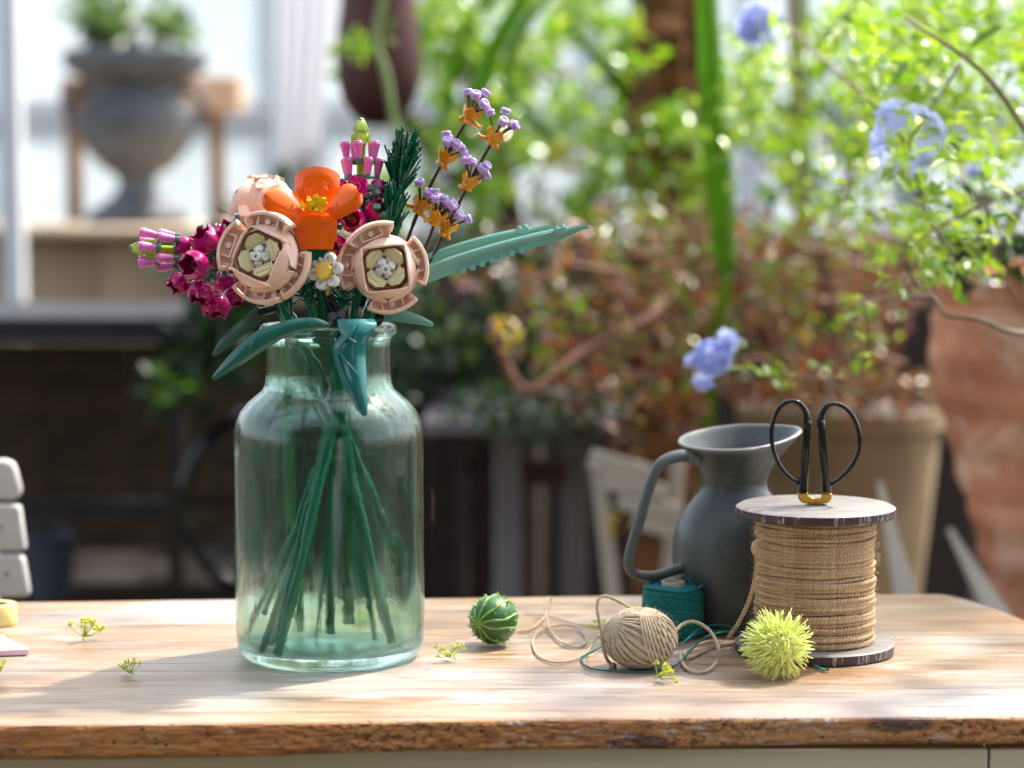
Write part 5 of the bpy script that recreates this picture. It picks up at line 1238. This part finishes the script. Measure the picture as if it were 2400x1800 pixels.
# individually built leaves for the nearer shrubs
def leafset(nm, mat, ws):
    out = []
    for i, (w_, c_) in enumerate(ws):
        v, f = leafpts(1, w_, .16, c_); m = MB().add(v, f).mesh(nm, 180); m.materials.append(mat); out.append(m)
    return out
def leaves(parent, meshes, n, cx, cy, rx, ry, Y, dY, size, up=.5, gaps=-.15):
    c = k = 0
    while c < n and k < n*8:
        k += 1; a = R.uniform(0, 2*pi); q = math.sqrt(R.random()); px = cx+rx*q*math.cos(a); py = cy+ry*q*math.sin(a); y = Y+R.uniform(-dY, dY)
        if noise.noise(Vector((px/80, py/80, Y*3))) < gaps: continue
        s = S(y)*size*R.uniform(.55, 1.3); add('leaf', R.choice(meshes), None, parent, T(W(px, py, y)) @ rot_leaf(up) @ SC(s)); c += 1
br = thing('bronze_shrub', 'shrub with coppery red and brown leaves spreading behind the jug', 'shrub', (X(1950, PY), PY+.2, Z(985, PY)+.01))
bm = leafset('bronze_leaf', BZ, [(.5, .2), (.62, .1), (.42, .35)])
for a in ((70, 1400, 760, 230, 110, 1.5, .2, 46), (80, 1650, 640, 240, 140, 1.5, .25, 46), (60, 1500, 930, 180, 110, 1.4, .2, 44), (50, 1900, 700, 190, 150, 1.4, .2, 44), (30, 1330, 900, 140, 100, 1.5, .15, 40)): leaves(br, bm, *a)
mass(br, BZ, [(560, 1600, 640, 330, 170, 1.65, .25, 40, dict(gaps=-.25)), (420, 1450, 850, 260, 150, 1.6, .25, 38, dict(gaps=-.2)), (520, 1850, 780, 260, 170, 1.6, .2, 38, dict(gaps=-.3)), (300, 1250, 640, 180, 120, 1.7, .2, 36), (150, 1500, 1040, 130, 70, 1.5, .1, 36), (160, 1760, 560, 200, 60, 1.5, .2, 38), (300, 2060, 620, 120, 120, 1.6, .2, 38, dict(gaps=-.4)), (420, 1990, 920, 260, 60, 1.36, .08, 36, dict(gaps=-1.))])
mass(br, G1, [(240, 1700, 560, 300, 140, 1.5, .2, 38), (200, 1550, 760, 330, 170, 1.4, .2, 34), (90, 1950, 800, 180, 120, 1.4, .15, 34)], 'green_leaves')
limbs(br, BRT, [([(1900, 985, 1.6), (1700, 640, 1.5), (1500, 760, 1.35), (1360, 830, 1.3), (1240, 915, 1.25), (1185, 850, 1.25), (1150, 750, 1.25)], .010, .0045), ([(1500, 760, 1.35), (1440, 640, 1.4), (1400, 600, 1.45)], .006, .003), ([(1650, 660, 1.5), (1520, 900, 1.35), (1440, 1000, 1.3)], .006, .003), ([(1560, 820, 1.4), (1480, 700, 1.4), (1440, 700, 1.4)], .006, .004), ([(1950, 985, 1.6), (1960, 760, 1.5), (1850, 560, 1.5)], .009, .004), ([(2000, 985, 1.6), (2100, 820, 1.4), (2140, 700, 1.4)], .008, .004), ([(1860, 920, 1.5), (1780, 840, 1.3), (1640, 900, 1.3)], .006, .003)])
tw_ = []
for i in range(46):
    x, y, q = R.uniform(1200, 2150), R.uniform(520, 960), R.uniform(1.25, 1.7); a = R.uniform(-.2, pi+.2); l = R.uniform(60, 170)
    tw_.append(([(x, y, q), (x+l*.5*math.cos(a)+R.uniform(-14, 14), y-l*.5*math.sin(a)*.7, q-.02), (x+l*math.cos(a), y-l*math.sin(a)*.7, q-.03)], .0032, .0014))
limbs(br, rough_mat('pinkish_twig', rgb(186, 140, 116), rgb(140, 96, 78), 30, .6), tw_, 'twig')
blossoms(br, FLR, [(1725, 540, 1.4, 60), (1650, 690, 1.4, 46), (1400, 870, 1.4, 50), (1560, 880, 1.4, 44), (1930, 830, 1.4, 44)]); blossoms(br, FLP, [(2260, 400, 1.3, 70), (1160, 770, 1.3, 44)])
mass(br, leaf_mat('yellow_leaf', [rgb(214, 160, 20), rgb(206, 190, 40)], .4, .4), [(16, 1180, 780, 40, 60, 1.25, .04, 34, dict(gaps=-9)), (10, 1440, 1230, 22, 20, 1.3, .02, 34, dict(gaps=-9)), (14, 1330, 360, 40, 30, 1.9, .05, 40, dict(gaps=-9))], 'yellow_leaves')
lb = thing('lime_bush', 'blurred lime green bush between the strap leaf and the near blue flowers', 'bush', (X(1900, 1.9), 1.9, GZ))
mass(lb, G3, [(520, 1900, 180, 240, 230, 1.5, .25, 50, dict(gaps=-.12)), (200, 1760, 300, 120, 160, 1.3, .15, 44), (260, 2250, 60, 260, 110, 1.6, .2, 50)])
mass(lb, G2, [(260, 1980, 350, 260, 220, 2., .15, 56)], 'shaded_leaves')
limbs(lb, BARKT, [([(1900, 2200, 1.9), (1890, 900, 1.8), (1870, 300, 1.6), (1850, -60, 1.6)], .014, .007), ([(1890, 700, 1.8), (2050, 250, 1.6)], .009, .005)], 'limb')
pg = thing('blue_flowered_shrub', 'near light green shrub with pale blue flower heads reaching in from the right', 'shrub', (X(2560, .8), .8, Z(735, TY)+.02))
pm = leafset('shrub_leaf', G3, [(.4, .15), (.48, .3), (.36, .0)])
PD = .25
LFS = [(70, 2200, 120, 230, 140, .75, .16, 56), (56, 2270, 420, 160, 160, .6, .14, 58), (48, 2120, 460, 140, 110, .62, .12, 46), (30, 2070, 250, 120, 90, .62, .1, 46), (40, 2290, 590, 120, 90, .66, .1, 54), (24, 2010, 780, 36, 100, .72, .04, 42), (26, 1860, 870, 130, 28, .74, .04, 42), (22, 2230, 640, 110, 50, .6, .06, 50), (14, 1830, 110, 70, 60, .95, .06, 50), (10, 2110, 640, 40, 40, .62, .04, 46)]
for a in ((16, 2250, 120, 150, 110, .7, .1, 92), (12, 2280, 330, 110, 120, .62, .1, 88)): leaves(pg, pm, *a[:5], a[5]-PD, *a[6:], up=.6, gaps=-.5)
for a in LFS: leaves(pg, pm, *a[:5], a[5]-PD, *a[6:], up=.55, gaps=-.35)
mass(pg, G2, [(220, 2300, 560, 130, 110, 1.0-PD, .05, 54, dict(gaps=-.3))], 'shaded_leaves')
mass(pg, G3, [(420, 2240, 160, 220, 240, 1.15-PD, .12, 54, dict(gaps=-.5)), (260, 2100, 430, 240, 160, 1.2-PD, .1, 50, dict(gaps=-.2)), (300, 2260, 200, 200, 260, .9-PD, .15, 48), (90, 2180, 560, 170, 80, .8-PD, .1, 44), (120, 2050, 90, 150, 100, .9-PD, .1, 46)], 'inner_leaves')
limbs(pg, BARKT, [([(x, y, d-PD) for x, y, d in pts], r0*.7, r1*.7) for pts, r0, r1 in [([(2560, 735, .9), (2400, 780, .66), (2290, 748, .62), (2215, 738, .62), (2190, 700, .64), (2120, 640, .66)], .0042, .0022), ([(2560, 720, .85), (2500, 500, .7), (2330, 200, .6), (2120, 40, .6)], .006, .002), ([(2420, 440, .62), (2330, 470, .6), (2205, 530, .6), (2100, 600, .62)], .003, .0015), ([(2130, 330, .6), (2150, 420, .61), (2180, 520, .62), (2240, 600, .64)], .0016, .0022), ([(2120, 330, .58), (2030, 230, .62), (1930, 140, .75), (1850, 60, .95)], .002, .0022), ([(2190, 700, .64), (2030, 660, .7), (1985, 560, .72)], .002, .001), ([(2022, 700, .72), (2030, 800, .72), (1990, 880, .74), (1860, 880, .74), (1740, 860, .75)], .002, .0012), ([(2180, 700, .64), (2022, 700, .72)], .002, .002), ([(2300, 400, .6), (2330, 600, .62), (2380, 700, .64)], .002, .0025), ([(2250, 150, .6), (2180, 260, .58), (2130, 330, .58)], .0022, .0014)]])
BLU = leaf_mat('pale_blue_petal', [rgb(200, 212, 250), rgb(222, 228, 252), rgb(180, 196, 246)], .4, .55, .3, True)
mb = MB().tube([(0, 0, -1.1), (0, 0, 0)], [.05, .09], 6)
for k in range(5):
    v, f = leafpts(1, .66, .05, .25); mb.add(v, f, RZ(72*k) @ RY(-12))
me_fl = mb.mesh('blue_floret', 180); me_fl.materials.append(BLU)
def head(px, py, Y, rad, n, sz):
    Y -= PD; c = W(px, py, Y)
    for i in range(n):
        d = Vector((R.gauss(0, 1), R.gauss(-.5, .8), R.gauss(.1, .9))).normalized(); add('blue_floret', me_fl, None, pg, T(c+d*rad*S(Y)*R.uniform(.75, 1.1)) @ look(d, R.uniform(0, 6)) @ SC(S(Y)*sz*R.uniform(.85, 1.15)))
for (x, y, d) in ((2075, 262, (-.5, -.5, .7)), (2100, 290, (-.1, -.8, .5)), (2058, 318, (-.9, -.5, .1)), (2060, 355, (-.7, -.6, -.4)), (2150, 258, (.2, -.5, .9)), (2195, 285, (.7, -.5, .5)), (2210, 320, (.9, -.4, -.2)), (2165, 350, (.1, -1, -.1)), (2160, 385, (.1, -.7, -.7)), (2090, 245, (-.2, -.4, .9)), (2185, 270, (.5, -.3, .8))):
    add('blue_floret', me_fl, None, pg, T(W(x, y, .57-PD)) @ look(d, R.uniform(0, 6)) @ SC(S(.57-PD)*36))
head(1775, 55, 1.0, 44, 20, 34); head(1668, 840, .78, 38, 20, 32); head(1650, 890, .76, 18, 6, 24); head(1630, 850, .78, 20, 5, 24); head(1700, 800, .78, 22, 6, 26); head(2290, 400, 1., 14, 5, 24)
# far trees beyond the greenhouse so the horizon is closed
fh = thing('far_hedge', 'tall clipped hedge running behind the greenhouse', 'hedge', (0, 9, GZ)); mb = MB()
for i in range(2600):
    p = Vector((R.uniform(-9, 9), R.uniform(9, 9.6), GZ+R.uniform(0, 1.9+.2*math.sin(R.uniform(0, 6))))); s = R.uniform(.12, .24); mb.add(LV2, LF2, T(p) @ rot_leaf(.4) @ SC(s))
add('foliage', mb, G2, fh, ang=180, kind='stuff'); add('inner_stems', MB().box((0, 9.4, GZ+.85), (18, .3, 1.6)), DARKW, fh)

# added house front, unseen behind the camera: shapes the reflections in glass and glaze
hb = thing('reflection_house', 'added unseen house front, dark brick with white door and sash windows, for reflections', 'house', (0, -5.2, GZ)); BRK = rough_mat('dark_brick', rgb(48, 40, 34), rgb(32, 28, 24), 9, .9, .4, .004); DGL = N('dark_window_glass'); DGL = DGL.done(DGL.pbr(rgb(24, 28, 30), .05))
add('front_wall', MB().box((0, -5.35, GZ+1.9), (11, .3, 3.8)), BRK, hb); add('roof', MB().prism([(-5.9, 0), (5.9, 0), (4.4, 1.5), (-4.4, 1.5)], 3.4, T((0, -6.6, GZ+3.82))), rough_mat('slate_roof', rgb(70, 70, 76), rgb(50, 50, 56), 8, .7), hb)
dr = add('door', MB().box((1.35, -5.17, GZ+1.05), (.9, .05, 2.08)), WHP, hb, bevel=.004); add('door_handle', MB().ball((1.02, -5.12, GZ+1.), (.03, .03, .03)), BR, dr)
for x in (-3.6, -1.2, 3.7):
    f = add('window', MB().box((x, -5.18, GZ+1.65), (1.1, .05, 1.4)), WHP, hb, bevel=.004)
    for i in (-1, 1):
        for k in (-1, 1): add('pane', MB().box((x+i*.255, -5.152, GZ+1.65+k*.33), (.46, .012, .6)), DGL, f)

# added branch on the sunny side, out of frame: its leaves dapple the table
ob = thing('dapple_branch', 'sparse leafy branch added out of view on the right to dapple the table', 'branch', (1.6, .9, GZ))
om = leafset('branch_leaf', G1, [(.5, .15), (.6, .25)])
tgt = []
for x0, x1, y0, y1, n_ in ((1080, 2400, 1600, 1720, 26), (1050, 1700, 1415, 1500, 12), (0, 430, 1420, 1640, 16), (2080, 2420, 1420, 1640, 12), (1000, 1500, 1500, 1600, 7)):
    for i in range(n_): tgt.append(G(R.uniform(x0, x1), R.uniform(y0, y1), 0)+sdir*R.uniform(1.05, 1.5))
for p_ in tgt: add('leaf', R.choice(om), None, ob, T(p_) @ rot_leaf(.6) @ SC(R.uniform(.04, .075)))
b0 = Vector((1.6, 1.1, GZ)); b1 = Vector((1.5, 1.0, .9)); mb = MB().tube(spline([b0, b0.lerp(b1, .6)+Vector((.05, 0, 0)), b1, Vector((1.1, .8, 1.1))], 6), [.03-.022*i/18 for i in range(19)], 8)
for p_ in tgt[::2]: mb.tube([Vector((1.1, .8, 1.1)), Vector((1.1, .8, 1.1)).lerp(p_, .5)+Vector((0, 0, .06)), p_], [.006, .003, .0012], 5)
add('limb', mb, BARKT, ob, ang=180)
